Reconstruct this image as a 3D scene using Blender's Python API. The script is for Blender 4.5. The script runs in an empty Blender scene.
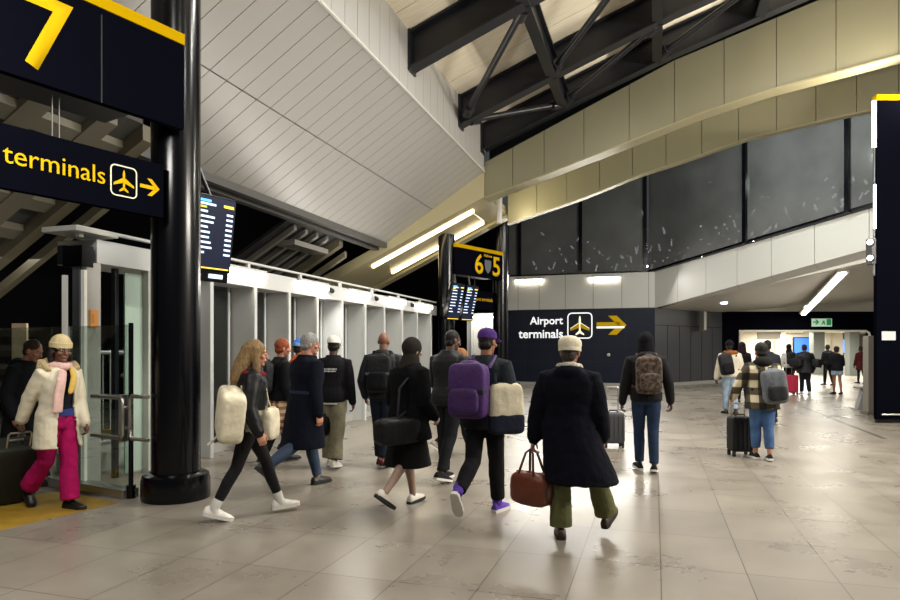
import bpy, bmesh, math, random
from mathutils import Vector, Matrix, noise
random.seed(4)
SC = bpy.context.scene
COL = SC.collection
V = Vector
rad = math.radians
TH = rad(17.5)                      # camera looks this far to the left of the hall axis
CX, SX = math.cos(TH), math.sin(TH)
EYE = 1.6
FWD = V((-SX, CX, 0)); RGT = V((CX, SX, 0)); UP = V((0, 0, 1))

def cw(xc, zc, z=0.0):              # metres right of / ahead of the camera spot -> hall coordinates
    return RGT * xc + FWD * zc + UP * z
def at(u, zc, z=0.0):               # bearing u, distance ahead zc, height z
    return cw((u - 450) / 650 * zc, zc, z)
def fl(u, v):                       # floor point
    return at(u, 650 * EYE / (v - 349), 0)
def hz(v, zc):                      # height seen at row v at distance zc
    return EYE + (349 - v) * zc / 650
def rdir(a):                        # horizontal direction turned a degrees right of the view axis
    return RGT * math.sin(rad(a)) + FWD * math.cos(rad(a))

# ------------------------------------------------------------------ materials
def lin(c):
    return tuple((x / 12.92 if x <= .04045 else ((x + .055) / 1.055) ** 2.4) for x in c)
def hexc(h):
    return tuple(int(h[i:i + 2], 16) / 255 for i in (0, 2, 4))
_m = {}
def mat(name, col, rough=.5, metal=0.0, bump=None, var=None, emis=0.0, spec=.5, sheen=0.0, coat=0.0, vec='Object', stretch=(1, 1, 1)):
    if name in _m: return _m[name]
    m = bpy.data.materials.new(name); m.use_nodes = True; _m[name] = m
    nt = m.node_tree; p = nt.nodes['Principled BSDF']
    c = lin(hexc(col)) if isinstance(col, str) else col
    p.inputs['Base Color'].default_value = (*c, 1)
    p.inputs['Roughness'].default_value = rough
    p.inputs['Metallic'].default_value = metal
    p.inputs['Specular IOR Level'].default_value = spec
    p.inputs['Sheen Weight'].default_value = sheen
    p.inputs['Coat Weight'].default_value = coat
    if emis:
        p.inputs['Emission Color'].default_value = (*c, 1)
        p.inputs['Emission Strength'].default_value = emis
    if bump or var:
        tc = nt.nodes.new('ShaderNodeTexCoord'); mp = nt.nodes.new('ShaderNodeMapping')
        mp.inputs['Scale'].default_value = stretch
        nt.links.new(tc.outputs[vec], mp.inputs['Vector'])
    if var:
        n = nt.nodes.new('ShaderNodeTexNoise'); n.inputs['Scale'].default_value = var[0]; n.inputs['Detail'].default_value = 4
        nt.links.new(mp.outputs[0], n.inputs['Vector'])
        r = nt.nodes.new('ShaderNodeValToRGB')
        a = var[1]
        r.color_ramp.elements[0].position = .3; r.color_ramp.elements[1].position = .7
        r.color_ramp.elements[0].color = (*[x * (1 - a) for x in c], 1)
        r.color_ramp.elements[1].color = (*[min(1, x * (1 + a)) for x in c], 1)
        nt.links.new(n.outputs['Fac'], r.inputs['Fac']); nt.links.new(r.outputs['Color'], p.inputs['Base Color'])
    if bump:
        n = nt.nodes.new('ShaderNodeTexNoise'); n.inputs['Scale'].default_value = bump[0]; n.inputs['Detail'].default_value = 3
        nt.links.new(mp.outputs[0], n.inputs['Vector'])
        b = nt.nodes.new('ShaderNodeBump'); b.inputs['Strength'].default_value = bump[1]; b.inputs['Distance'].default_value = .02
        nt.links.new(n.outputs['Fac'], b.inputs['Height']); nt.links.new(b.outputs['Normal'], p.inputs['Normal'])
    return m
def fab(col, kind='cotton'):
    k = {'cotton': dict(rough=.85, bump=(30, .25), var=(9, .16), spec=.2),
         'wool': dict(rough=.95, bump=(90, .35), var=(14, .12), spec=.12),
         'puffer': dict(rough=.5, bump=(14, .35), var=(8, .06), spec=.3),
         'denim': dict(rough=.9, bump=(60, .25), var=(6, .28), spec=.2),
         'leather': dict(rough=.42, bump=(60, .2), var=(7, .25)),
         'nylon': dict(rough=.6, spec=.3, bump=(40, .2), var=(10, .15)),
         'rubber': dict(rough=.6),
         'hair': dict(rough=.55, spec=.3, bump=(60, .6), var=(35, .4), stretch=(2, 2, .3)),
         'fur': dict(rough=.95, bump=(110, 1.0), var=(50, .35), spec=.15),
         'quilt': dict(rough=.6, bump=(9, .3), var=(8, .07), spec=.3)}[kind]
    return mat(f'{kind}_{col}', col, **k)
def skin(col):
    m = mat('skin_' + col, col, rough=.5, var=(30, .06))
    m.node_tree.nodes['Principled BSDF'].inputs['Subsurface Weight'].default_value = .08
    m.node_tree.nodes['Principled BSDF'].inputs['Subsurface Radius'].default_value = (.01, .004, .002)
    return m

# ------------------------------------------------------------------ mesh collecting
class MB:
    def __init__(s): s.bm = bmesh.new()
    def _faces(s, vs, fs):
        vv = [s.bm.verts.new(v) for v in vs]
        for f in fs:
            try: s.bm.faces.new([vv[i] for i in f])
            except ValueError: pass
        return s
    def hexa(s, p):                 # eight corners: bottom loop then top loop
        return s._faces(p, [(3, 2, 1, 0), (4, 5, 6, 7), (0, 1, 5, 4), (1, 2, 6, 5), (2, 3, 7, 6), (3, 0, 4, 7)])
    def box(s, c, size, rz=0.0, M=None):
        c = V(c); hx, hy, hz_ = (x / 2 for x in size)
        R = M if M is not None else Matrix.Rotation(rz, 3, 'Z')
        pts = [c + R @ V((x, y, z)) for z in (-hz_, hz_) for x, y in ((-hx, -hy), (hx, -hy), (hx, hy), (-hx, hy))]
        return s.hexa(pts)
    def slab(s, a, b, th, z0, z1, side=1):     # upright slab along a->b, thickness to the left (side=1) or right
        a = V((a[0], a[1], 0)); b = V((b[0], b[1], 0)); d = (b - a).normalized()
        n = V((-d.y, d.x, 0)) * th * side
        z0 = z0 if isinstance(z0, (tuple, list)) else (z0, z0); z1 = z1 if isinstance(z1, (tuple, list)) else (z1, z1)
        return s.hexa([a + UP * z0[0], b + UP * z0[1], b + n + UP * z0[1], a + n + UP * z0[0],
                       a + UP * z1[0], b + UP * z1[1], b + n + UP * z1[1], a + n + UP * z1[0]])
    def prism(s, pts, vec):         # polygon swept along vec
        n = len(pts); vec = V(vec); pts = [V(p) for p in pts]
        return s._faces(pts + [p + vec for p in pts],
                        [tuple(range(n))[::-1], tuple(range(n, 2 * n))] + [(i, (i + 1) % n, n + (i + 1) % n, n + i) for i in range(n)])
    def loft(s, rings, cap=True):
        n = len(rings[0]); vv = [[s.bm.verts.new(p) for p in r] for r in rings]
        for a, b in zip(vv, vv[1:]):
            for i in range(n):
                s.bm.faces.new((a[i], a[(i + 1) % n], b[(i + 1) % n], b[i]))
        if cap: s.bm.faces.new(vv[0][::-1]); s.bm.faces.new(vv[-1])
        return s
    def limb(s, pts, rads, n=10, rnd=True, flat=1.0):
        pts = [V(p) for p in pts]; rads = list(rads)
        if rnd:
            d0 = (pts[0] - pts[1]).normalized(); d1 = (pts[-1] - pts[-2]).normalized()
            pts = [pts[0] + d0 * rads[0] * .8] + pts + [pts[-1] + d1 * rads[-1] * .8]
            rads = [rads[0] * .5] + rads + [rads[-1] * .5]
        rings = []; ref = None
        for i, p in enumerate(pts):
            t = (pts[min(i + 1, len(pts) - 1)] - pts[max(i - 1, 0)]).normalized()
            if ref is None:
                ref = V((1, 0, 0)) if abs(t.x) < .8 else V((0, 1, 0))
            e1 = (ref - t * ref.dot(t)).normalized(); e2 = t.cross(e1); ref = e1
            rings.append([p + (e1 * math.cos(q) + e2 * math.sin(q) * flat) * rads[i] for q in (2 * math.pi * j / n for j in range(n))])
        return s.loft(rings)
    def tube(s, a, b, r, n=12, r2=None): return s.limb([a, b], [r, r2 or r], n, False)
    def path(s, pts, r, n=8): return s.limb(pts, [r] * len(pts), n, False)
    def ell(s, c, r, M=None, e=1.0, nu=20, nv=12):
        c = V(c); R = M or Matrix.Identity(3)
        f = lambda x: math.copysign(abs(x) ** e, x)
        rings = []
        for j in range(nv + 1):
            th = -math.pi / 2 + math.pi * (j + .5 * (j == 0) - .5 * (j == nv)) / nv if j in (0, nv) else -math.pi / 2 + math.pi * j / nv
            if j == 0: th = -math.pi / 2 + .12
            if j == nv: th = math.pi / 2 - .12
            ct, st = f(math.cos(th)), f(math.sin(th))
            rings.append([c + R @ V((r[0] * ct * f(math.cos(q)), r[1] * ct * f(math.sin(q)), r[2] * st)) for q in (2 * math.pi * i / nu for i in range(nu))])
        return s.loft(rings)
    def sbox(s, c, size, e=.32, M=None, nu=28, nv=14): return s.ell(c, [x / 2 for x in size], M, e, nu, nv)
    def mesh(s, name):
        bmesh.ops.recalc_face_normals(s.bm, faces=s.bm.faces)
        me = bpy.data.meshes.new(name); s.bm.to_mesh(me); s.bm.free(); return me
    def build(s, name, m, parent=None, smooth=None, bevel=0.0):
        me = s.mesh(name)
        return link(name, me, m, parent, smooth, bevel)
    def cloth(s, name, m, parent=None, voxel=.01, it=4, wrinkle=0.0, freq=7.0, seed=0):
        me = s.mesh(name); me = remesh(me, voxel, it)
        if wrinkle:
            off = V((seed * 3.7, seed * 1.3, seed * 2.1))
            nrm = [V(n.vector) for n in me.vertex_normals]; out = []
            for v, n in zip(me.vertices, nrm):
                q = v.co
                dd_ = noise.noise(V((q.x * freq, q.y * freq, q.z * freq * .55 + q.x * 3)) + off) + .5 * noise.noise(q * freq * 2.3 + off)
                out.extend(q + n * dd_ * wrinkle)
            me.vertices.foreach_set('co', out); me.update()
        return link(name, me, m, parent, 3.2, 0)
WORK = bpy.data.scenes.new('workshop')      # small empty scene where cloth is shaped; removed at the end
def remesh(me, voxel, it=2):
    o = bpy.data.objects.new('temp', me); WORK.collection.objects.link(o)
    r = o.modifiers.new('r', 'REMESH'); r.mode = 'VOXEL'; r.voxel_size = voxel
    if it:
        q = o.modifiers.new('s', 'SMOOTH'); q.factor = .5; q.iterations = it
    with bpy.context.temp_override(scene=WORK, view_layer=WORK.view_layers[0]): dg = bpy.context.evaluated_depsgraph_get()
    out = bpy.data.meshes.new_from_object(o.evaluated_get(dg), depsgraph=dg)
    bpy.data.objects.remove(o); bpy.data.meshes.remove(me)
    return out
def link(name, me, m, parent=None, smooth=None, bevel=0.0):
    o = bpy.data.objects.new(name, me); COL.objects.link(o); me.name = name
    if m and not me.materials: me.materials.append(m)
    elif m: me.materials[0] = m
    if smooth is not None:
        me.shade_smooth()
        if smooth < 3: me.set_sharp_from_angle(angle=smooth)
    if bevel:
        b = o.modifiers.new('bevel', 'BEVEL'); b.width = bevel; b.segments = 2; b.limit_method = 'ANGLE'
    if parent:
        o.parent = parent
        if parent.name in WROOT: o.matrix_parent_inverse = parent.matrix_basis.inverted()
    return o
def tag(o, label=None, cat=None, group=None, kind=None):
    if label: o['label'] = label
    if cat: o['category'] = cat
    if group: o['group'] = group
    if kind: o['kind'] = kind
    return o
def struct(o, label, cat): return tag(o, label, cat, kind='structure')
def empty(name, loc=(0, 0, 0), rz=0.0, M=None):
    o = bpy.data.objects.new(name, None); COL.objects.link(o); o.empty_display_size = .1
    if M is not None: o.matrix_world = M
    else: o.location = loc; o.rotation_euler = (0, 0, rz)
    return o
WROOT = set()
def wempty(name, loc, rz=0.0):            # an Empty whose parts are given in hall coordinates
    o = empty(name, loc, rz); WROOT.add(o.name); return o
def face_matrix(origin, right, up=UP):     # local x = reading direction, y = up, z = out of the face
    r = V(right).normalized(); u = V(up).normalized(); n = r.cross(u)
    M = Matrix((r, u, n)).transposed().to_4x4(); M.translation = V(origin); return M
def text(body, m, parent, M, width=None, height=None, bold=.0, depth=.004, name='lettering'):
    cu = bpy.data.curves.new('t', 'FONT'); cu.body = body; cu.size = 1; cu.extrude = 0; cu.offset = bold; cu.resolution_u = 4
    o = bpy.data.objects.new('t', cu); COL.objects.link(o)
    dg = bpy.context.evaluated_depsgraph_get()
    me = bpy.data.meshes.new_from_object(o.evaluated_get(dg), depsgraph=dg)
    bpy.data.objects.remove(o)
    xs = [v.co.x for v in me.vertices]; ys = [v.co.y for v in me.vertices]
    x0, x1, y0, y1 = min(xs), max(xs), min(ys), max(ys)
    sx = width / (x1 - x0) if width else None; sy = height / (y1 - y0) if height else None
    sx = sx or sy; sy = sy or sx
    bm = bmesh.new(); bm.from_mesh(me); bpy.data.meshes.remove(me)
    for v in bm.verts: v.co = M @ V(((v.co.x - x0) * sx, (v.co.y - y0) * sy, depth))
    r = bmesh.ops.extrude_face_region(bm, geom=bm.faces[:])
    dn = (M.to_3x3() @ V((0, 0, -depth)))
    for e in r['geom']:
        if isinstance(e, bmesh.types.BMVert): e.co += dn
    me = bpy.data.meshes.new(name); bm.to_mesh(me); bm.free()
    return link(name, me, m, parent)
def flat(polys, m, parent, M, depth=.004, name='symbol'):
    b = MB()
    for pl in polys: b.prism([M @ V((x, y, 0)) for x, y in pl], M.to_3x3() @ V((0, 0, depth)))
    return b.build(name, m, parent)
def rrect(w, h, r, n=5):
    out = []
    for cx, cy, a in ((w / 2 - r, h / 2 - r, 0), (-w / 2 + r, h / 2 - r, 90), (-w / 2 + r, -h / 2 + r, 180), (w / 2 - r, -h / 2 + r, 270)):
        out += [(cx + r * math.cos(rad(a + 90 * i / n)), cy + r * math.sin(rad(a + 90 * i / n))) for i in range(n + 1)]
    return out
def ringpolys(w, h, r, t):
    a = rrect(w, h, r); b = rrect(w - 2 * t, h - 2 * t, max(r - t, .01)); n = len(a)
    return [[a[i], a[(i + 1) % n], b[(i + 1) % n], b[i]] for i in range(n)]
PLANE = [[(-.07, -.62), (-.09, .55), (-.05, .78), (0, .86), (.05, .78), (.09, .55), (.07, -.62)],
         [(.05, .28), (.82, -.22), (.82, -.4), (.05, -.12)], [(-.05, -.12), (-.82, -.4), (-.82, -.22), (-.05, .28)],
         [(.03, -.42), (.36, -.72), (.36, -.84), (.03, -.7)], [(-.03, -.7), (-.36, -.84), (-.36, -.72), (-.03, -.42)]]
def plane_sym(s): return [[(x * s, y * s) for x, y in p] for p in PLANE]
def arrow(w, h, t):                # right-pointing arrow with a notched head, centred
    x1 = w / 2; x0 = -w / 2; hh = h / 2; k = t * 1.35
    return [[(x0, -t / 2), (x1 - k * .8, -t / 2), (x1 - k * .8, t / 2), (x0, t / 2)],
            [(x1, 0), (x1 - hh, hh), (x1 - hh - k, hh), (x1 - k, 0)], [(x1 - k, 0), (x1 - hh - k, -hh), (x1 - hh, -hh), (x1, 0)]]
# ================================================================== the setting
def interp(pts, x):
    if x <= pts[0][0]: a, b = pts[0], pts[1]
    elif x >= pts[-1][0]: a, b = pts[-2], pts[-1]
    else:
        for a, b in zip(pts, pts[1:]):
            if a[0] <= x <= b[0]: break
    return a[1] + (b[1] - a[1]) * (x - a[0]) / (b[0] - a[0])
NAVY = mat('navy_paint', '090a12', .6, spec=0)
BLACK = mat('black_paint', '05060a', .2, spec=.35)
STEEL_DARK = mat('dark_steel', '14161c', .38)
WHITE = mat('white_panel', 'bab8b1', .38)
FINW = mat('white_powder_coat', 'c3c5c4', .35)
GREY = mat('grey_panel', 'a3a29c', .4)
GOLD = mat('gold_panel', '7b775f', .4, metal=.2)
BEIGE = mat('pale_deck', 'd8cfba', .6, var=(6, .08), stretch=(.3, 4, 1))
SOFF = mat('silver_slat', 'a09e9a', .42, metal=.2)
DARKGREY = mat('charcoal_cladding', '3e3f43', .4)
YELLOW = mat('yellow_paint', 'b89408', .6, spec=0)
YELIT = mat('yellow_lettering', 'cfa814', .6, emis=.1, spec=0)
WHLIT = mat('white_lettering', 'f2f3f5', .5, emis=.8)
STAIN = mat('brushed_steel', 'b9b7b2', .28, metal=.9)
VOID = mat('night_black', '040406', .8, spec=.1)
GAP = mat('dark_joint', '1b1b1c', .8)  # plain dark colour for joints and gaps between panels
CONC = mat('stair_concrete', '3a3936', .7, var=(3, .2))
LED = mat('led_tube', 'fff6e2', emis=14)
LEDW = mat('led_warm', 'ffe9b8', emis=9)
LEDC = mat('led_cool', 'eef4ff', emis=7)
def glass(name, tint, rough=.03, through=.9):
    m = bpy.data.materials.new(name); m.use_nodes = True; nt = m.node_tree
    nt.nodes.clear(); o = nt.nodes.new('ShaderNodeOutputMaterial'); mx = nt.nodes.new('ShaderNodeMixShader')
    t = nt.nodes.new('ShaderNodeBsdfTransparent'); g = nt.nodes.new('ShaderNodeBsdfGlossy'); lw = nt.nodes.new('ShaderNodeLayerWeight'); f = nt.nodes.new('ShaderNodeMapRange')
    t.inputs['Color'].default_value = (*lin(hexc(tint)), 1); g.inputs['Roughness'].default_value = rough
    lw.inputs['Blend'].default_value = .25; f.inputs['To Min'].default_value = .05; f.inputs['To Max'].default_value = .75
    nt.links.new(lw.outputs['Facing'], f.inputs['Value'])
    nt.links.new(f.outputs[0], mx.inputs[0]); nt.links.new(t.outputs[0], mx.inputs[1]); nt.links.new(g.outputs[0], mx.inputs[2])
    nt.links.new(mx.outputs[0], o.inputs[0]); return m
GLASS = glass('clear_glass', 'eaf2ee')
GLASSD = glass('dark_glass', '7d8a86', .04)
def window_glass():                                     # night glazing, half see-through; patchy grey colour stands in for blurred reflections
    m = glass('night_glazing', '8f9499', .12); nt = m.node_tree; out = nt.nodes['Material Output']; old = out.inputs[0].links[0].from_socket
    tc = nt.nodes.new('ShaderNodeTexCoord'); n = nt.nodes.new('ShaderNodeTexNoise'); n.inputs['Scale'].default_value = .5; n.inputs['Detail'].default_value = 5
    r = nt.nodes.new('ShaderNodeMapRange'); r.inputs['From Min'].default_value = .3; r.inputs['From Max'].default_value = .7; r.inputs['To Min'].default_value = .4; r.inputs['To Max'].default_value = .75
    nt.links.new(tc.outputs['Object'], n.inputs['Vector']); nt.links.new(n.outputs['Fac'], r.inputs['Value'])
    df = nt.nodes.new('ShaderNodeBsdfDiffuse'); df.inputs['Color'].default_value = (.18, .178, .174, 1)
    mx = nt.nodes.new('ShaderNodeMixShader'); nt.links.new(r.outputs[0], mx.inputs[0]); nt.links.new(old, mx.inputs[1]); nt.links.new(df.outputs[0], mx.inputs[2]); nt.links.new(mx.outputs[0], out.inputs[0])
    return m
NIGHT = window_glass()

def floor_mat():
    m = bpy.data.materials.new('polished_floor_tiles'); m.use_nodes = True; nt = m.node_tree; p = nt.nodes['Principled BSDF']
    N = lambda t: nt.nodes.new('ShaderNode' + t); L = nt.links.new
    tc = N('TexCoord'); mp = N('Mapping'); mp.inputs['Location'].default_value = (-.04 + .584 * 50, .3 + .89 * 20, 0)
    L(tc.outputs['Object'], mp.inputs['Vector'])
    br = N('TexBrick'); br.offset = 0; br.squash = 1
    br.inputs['Scale'].default_value = 1; br.inputs['Brick Width'].default_value = .584; br.inputs['Row Height'].default_value = .89
    br.inputs['Mortar Size'].default_value = .0042; br.inputs['Mortar Smooth'].default_value = .2; br.inputs['Bias'].default_value = 0
    br.inputs['Color1'].default_value = (*lin(hexc('857e74')), 1); br.inputs['Color2'].default_value = (*lin(hexc('918a7f')), 1)
    br.inputs['Mortar'].default_value = (*lin(hexc('4a463f')), 1)
    L(mp.outputs[0], br.inputs['Vector'])
    n = N('TexNoise'); n.inputs['Scale'].default_value = 1.1; n.inputs['Detail'].default_value = 7; n.inputs['Roughness'].default_value = .62
    L(tc.outputs['Object'], n.inputs['Vector'])
    n2 = N('TexNoise'); n2.inputs['Scale'].default_value = 1.8; n2.inputs['Detail'].default_value = 1; L(tc.outputs['Object'], n2.inputs['Vector'])
    rp = N('ValToRGB'); rp.color_ramp.elements[0].position = .35; rp.color_ramp.elements[1].position = .68
    rp.color_ramp.elements[0].color = (.62, .6, .58, 1); rp.color_ramp.elements[1].color = (1.1, 1.1, 1.08, 1)
    L(n.outputs['Fac'], rp.inputs['Fac'])
    mx = N('MixRGB'); mx.blend_type = 'MULTIPLY'; mx.inputs[0].default_value = .6
    L(br.outputs['Color'], mx.inputs[1]); L(rp.outputs['Color'], mx.inputs[2]); L(mx.outputs[0], p.inputs['Base Color'])
    r = N('MapRange'); r.inputs['From Min'].default_value = .35; r.inputs['From Max'].default_value = .65
    r.inputs['To Min'].default_value = .25; r.inputs['To Max'].default_value = .37
    L(n.outputs['Fac'], r.inputs['Value']); L(r.outputs[0], p.inputs['Roughness'])
    b = N('Bump'); b.inputs['Strength'].default_value = .1; b.inputs['Distance'].default_value = .01
    ad = N('Math'); ad.operation = 'SUBTRACT'; L(n2.outputs['Fac'], ad.inputs[0]); L(br.outputs['Fac'], ad.inputs[1])
    L(ad.outputs[0], b.inputs['Height']); L(b.outputs['Normal'], p.inputs['Normal'])
    p.inputs['Specular IOR Level'].default_value = .6
    return m
b = MB(); b.box((8, 27, -.05), (60, 80, .1))
struct(b.build('floor', floor_mat()), 'polished grey-beige stone floor tiles across the whole concourse', 'floor')
tp = [fl(-20, 535), fl(118, 503), fl(66, 492), fl(-60, 500)]
b = MB(); b.prism([p + UP * .001 for p in tp], UP * .004)
struct(b.build('trim_1', mat('yellow_tactile', '94741f', .6, var=(5, .2))), 'worn yellow paving strip on the floor beside the glass gate', 'paving')

# ---- left screen wall: fins, header, lamps
XW = -6.2
def ywall(u): return (650 * XW / CX / (u - 655) + XW * SX) / CX      # place along the left wall seen at bearing u
y0, y1 = ywall(78), 18.35
yh = ywall(97); hd = MB(); hd.box((XW - .3, (yh + y1) / 2, 2.74), (.6, y1 - yh, .28))
hd.box((XW - .03, (y0 + y1) / 2, 2.985), (.06, y1 - y0, .035))
k = y0
while k < y1:
    hd.box((XW - .03, k + .05, 2.92), (.05, .07, .1)); k += 1.6
wl = struct(hd.build('wall_left', FINW, bevel=.006), 'white header and top rail of the finned glass screen on the left', 'wall')
sl = MB(); sl.box((XW - .42, (ywall(160) + y1) / 2, .06), (.3, y1 - ywall(160), .12)); sl.build('sill', GREY, wl)
fy = [ywall(u) for u in (211, 255, 289, 317, 342, 365, 384, 402, 417, 431)]
for i, y in enumerate(fy):
    f = MB(); f.box((XW - .23, y, 1.3), (.46, .055, 2.6)); f.box((XW - .005, y, 1.3), (.05, .075, 2.6))
    w = struct(f.build(f'window_{i + 1}', FINW, bevel=.004), f'bay {i + 1} of the finned glass screen on the left, counted from the big black column', 'window')
    yn = fy[i + 1] if i + 1 < len(fy) else y + .9
    g = MB(); g.box((XW - .44, (y + yn) / 2, 1.36), (.015, yn - y - .06, 2.48)); g.build('pane', GLASSD, w)
    h = MB(); h.box((XW - .44, yn - .1, 1.36), (.05, .05, 2.48)); h.build('jamb', FINW, w)
# end of the screen: the doorway beside the big column
d = MB()
d.box((XW - .06, ywall(94), 1.3), (.12, .2, 2.6)); d.box((XW - .06, ywall(152), 1.3), (.12, .12, 2.6))
d.box((XW - .17, y0 + .2, 2.95), (.5, .6, .06))
dr = struct(d.build('door_1', mat('doorway_grey', 'b4b3ad', .4), bevel=.006), 'pale grey doorway frame at the near end of the glass screen', 'door')
g = MB(); g.box((XW - .1, (ywall(131) + ywall(152)) / 2, 1.3), (.02, ywall(152) - ywall(131), 2.5)); g.build('side_panel', mat('green_glass_panel', 'a9bdb0', .25), dr)
g = MB(); g.box((XW - .2, ywall(128), 1.3), (.06, .06, 2.6)); g.build('inner_post', STEEL_DARK, dr)
ye = ywall(87)
g = MB(); g.box((XW - .13, ye, 1.3), (.1, .06, 2.5)); g.build('grey_post', mat('steel_blue_post', '6a7079', .4), dr)
for x_, h_ in ((XW - .28, 2.45), (XW + .0, 2.5)):
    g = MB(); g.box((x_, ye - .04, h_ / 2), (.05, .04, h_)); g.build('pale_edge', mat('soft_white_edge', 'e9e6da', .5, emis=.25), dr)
g = MB(); g.box((XW - .13, ye, 2.66), (.28, .16, .24)); g.build('motor_box', BLACK, dr)
g = MB(); g.box((XW - .3, ye, 2.68), (.12, .14, .22)); g.build('side_motor', STEEL_DARK, dr)
g = MB(); g.box((XW + .01, ywall(93), 1.95), (.03, .11, .2)); g.box((XW + .02, ywall(93), 1.95), (.03, .05, .1)); cr = g.build('card_reader', mat('orange_plate', 'c98a45', .5, emis=.2), dr)
bw = MB(); bw.slab((-9.6, 10.2), (-9.6, 18.3), .15, 0, 2.6); struct(bw.build('wall_inner', mat('inner_grey', '3b3d3a', .6)), 'dark grey wall seen through the glass bays', 'wall')
# inner railing behind the doorway and glass
rl = wempty('stair_railing', (XW - .9, 9, 0)); RLM = mat('railing_grey', '9a9c9a', .35, metal=.4)
tag(rl, 'grey vertical-bar railing behind the glass gate and doorway', 'railing')
b = MB(); b.path([(XW - .9, 6.6, .35), (XW - .9, 9.6, .35)], .02); b.build('bottom_rail', RLM, rl)
b = MB(); b.path([(XW - .9, 6.6, 1.55), (XW - .9, 8.3, 1.55), (XW - .9, 8.7, 1.48), (XW - .9, 8.9, 1.3), (XW - .9, 8.95, .35)], .025); b.build('top_rail', RLM, rl)
for i in range(18):
    b = MB(); b.tube((XW - .9, 6.7 + i * .125, .35), (XW - .9, 6.7 + i * .125, 1.55 - (.1 if i == 17 else 0)), .011, 8); b.build('bar', RLM, rl)
b = MB(); b.box((XW - .95, 8.1, .12), (.5, 3.2, .24)); struct(b.build('trim_2', GREY), 'pale grey low plinth inside the doorway', 'plinth')
for i, (ua, ub) in enumerate(((226, 262), (298, 325), (349, 367), (387, 403), (416, 430))):
    ya, yb = ywall(ua), ywall(ub)
    L_ = wempty('wall_lamp', (XW, (ya + yb) / 2, 2.8))
    tag(L_, ['linear wall lamp beside the departure board, nearest of the row on the white header', 'second linear wall lamp along the white header, above the grey-haired man',
             'third linear wall lamp along the white header, above the bald man', 'fourth linear wall lamp along the white header', 'farthest linear wall lamp at the end of the white header'][i], 'lamp', 'linear lamps along the left header')
    b = MB(); b.box((XW + .04, (ya + yb) / 2, 2.86), (.08, yb - ya + .06, .05)); b.build('housing', FINW, L_)
    b = MB(); b.box((XW + .05, (ya + yb) / 2, 2.79), (.07, yb - ya, .09)); b.build('diffuser', LED, L_)
for i, u in enumerate((330, 375, 411)):
    c_ = MB(); c_.ell((XW + .05, ywall(u), 2.76), (.05, .05, .05)); c_.box((XW + .01, ywall(u), 2.8), (.06, .05, .05))
    tag(c_.build('wall_camera', STEEL_DARK, None, .6), ['small dark dome camera under the white rail, nearest of three', 'small dark dome camera under the white rail, middle of three', 'small dark dome camera under the white rail, farthest of three'][i], 'camera', 'dome cameras on the header')

# ---- sloped silver soffit with its fascia, slatted
X1, Z1, X4, Z4 = -4.4, 6.38, -7.25, 4.587
def soff(t, y, lift=0.0):
    n = V((-(Z4 - Z1), 0, -(X1 - X4))).normalized() * -1
    return V((X1 + (X4 - X1) * t, y, Z1 + (Z4 - Z1) * t)) + n * lift
b = MB(); b.hexa([soff(0, -5, .03), soff(1, -5, .03), soff(1, 17, .03), soff(0, 17, .03), soff(0, -5, .2), soff(1, -5, .2), soff(1, 17, .2), soff(0, 17, .2)])
ce = struct(b.build('ceiling', mat('slat_groove', '4c4a47', .8)), 'sloping silver slatted soffit above the glass screen', 'ceiling')
b = MB(); y = -5.0; W_ = .37
while y < 16.98:
    e = min(y + W_ - .012, 17)
    for t0, t1 in ((.003, .513), (.519, .997)):
        b.hexa([soff(t0, y, 0), soff(t1, y, 0), soff(t1, e, 0), soff(t0, e, 0), soff(t0, y, .035), soff(t1, y, .035), soff(t1, e, .035), soff(t0, e, .035)])
    y += W_
b.build('slat_panel', SOFF, ce)
b = MB(); y = -5.0
while y < 17:
    e = min(y + .42, 17.0); b.hexa([V((X1, y, Z1 + .03)), V((X1 - .12, y, Z1 + .03)), V((X1 - .12, e, Z1 + .03)), V((X1, e, Z1 + .03)),
                                   V((X1, y, 7.6)), V((X1 - .12, y, 7.6)), V((X1 - .12, e, 7.6)), V((X1, e, 7.6))]); y += .43
b.build('fascia_panel', SOFF, ce)
b = MB(); b.box((X1 + .015, 6, Z1), (.04, 22, .03)); b.box((X1 - .08, 6, 7.2), (.04, 22, 1.5)); b.build('edge_trim', mat('light_trim', 'b8b5ae', .4), ce)
b = MB(); b.box((X4 - .05, 6, Z4 - .05), (.14, 22, .16)); b.box((X4 - .3, 6, Z4 - .14), (.16, 22, .1)); b.build('lower_trim', mat('soffit_edge_trim', '4b4a48', .5), ce)

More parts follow.
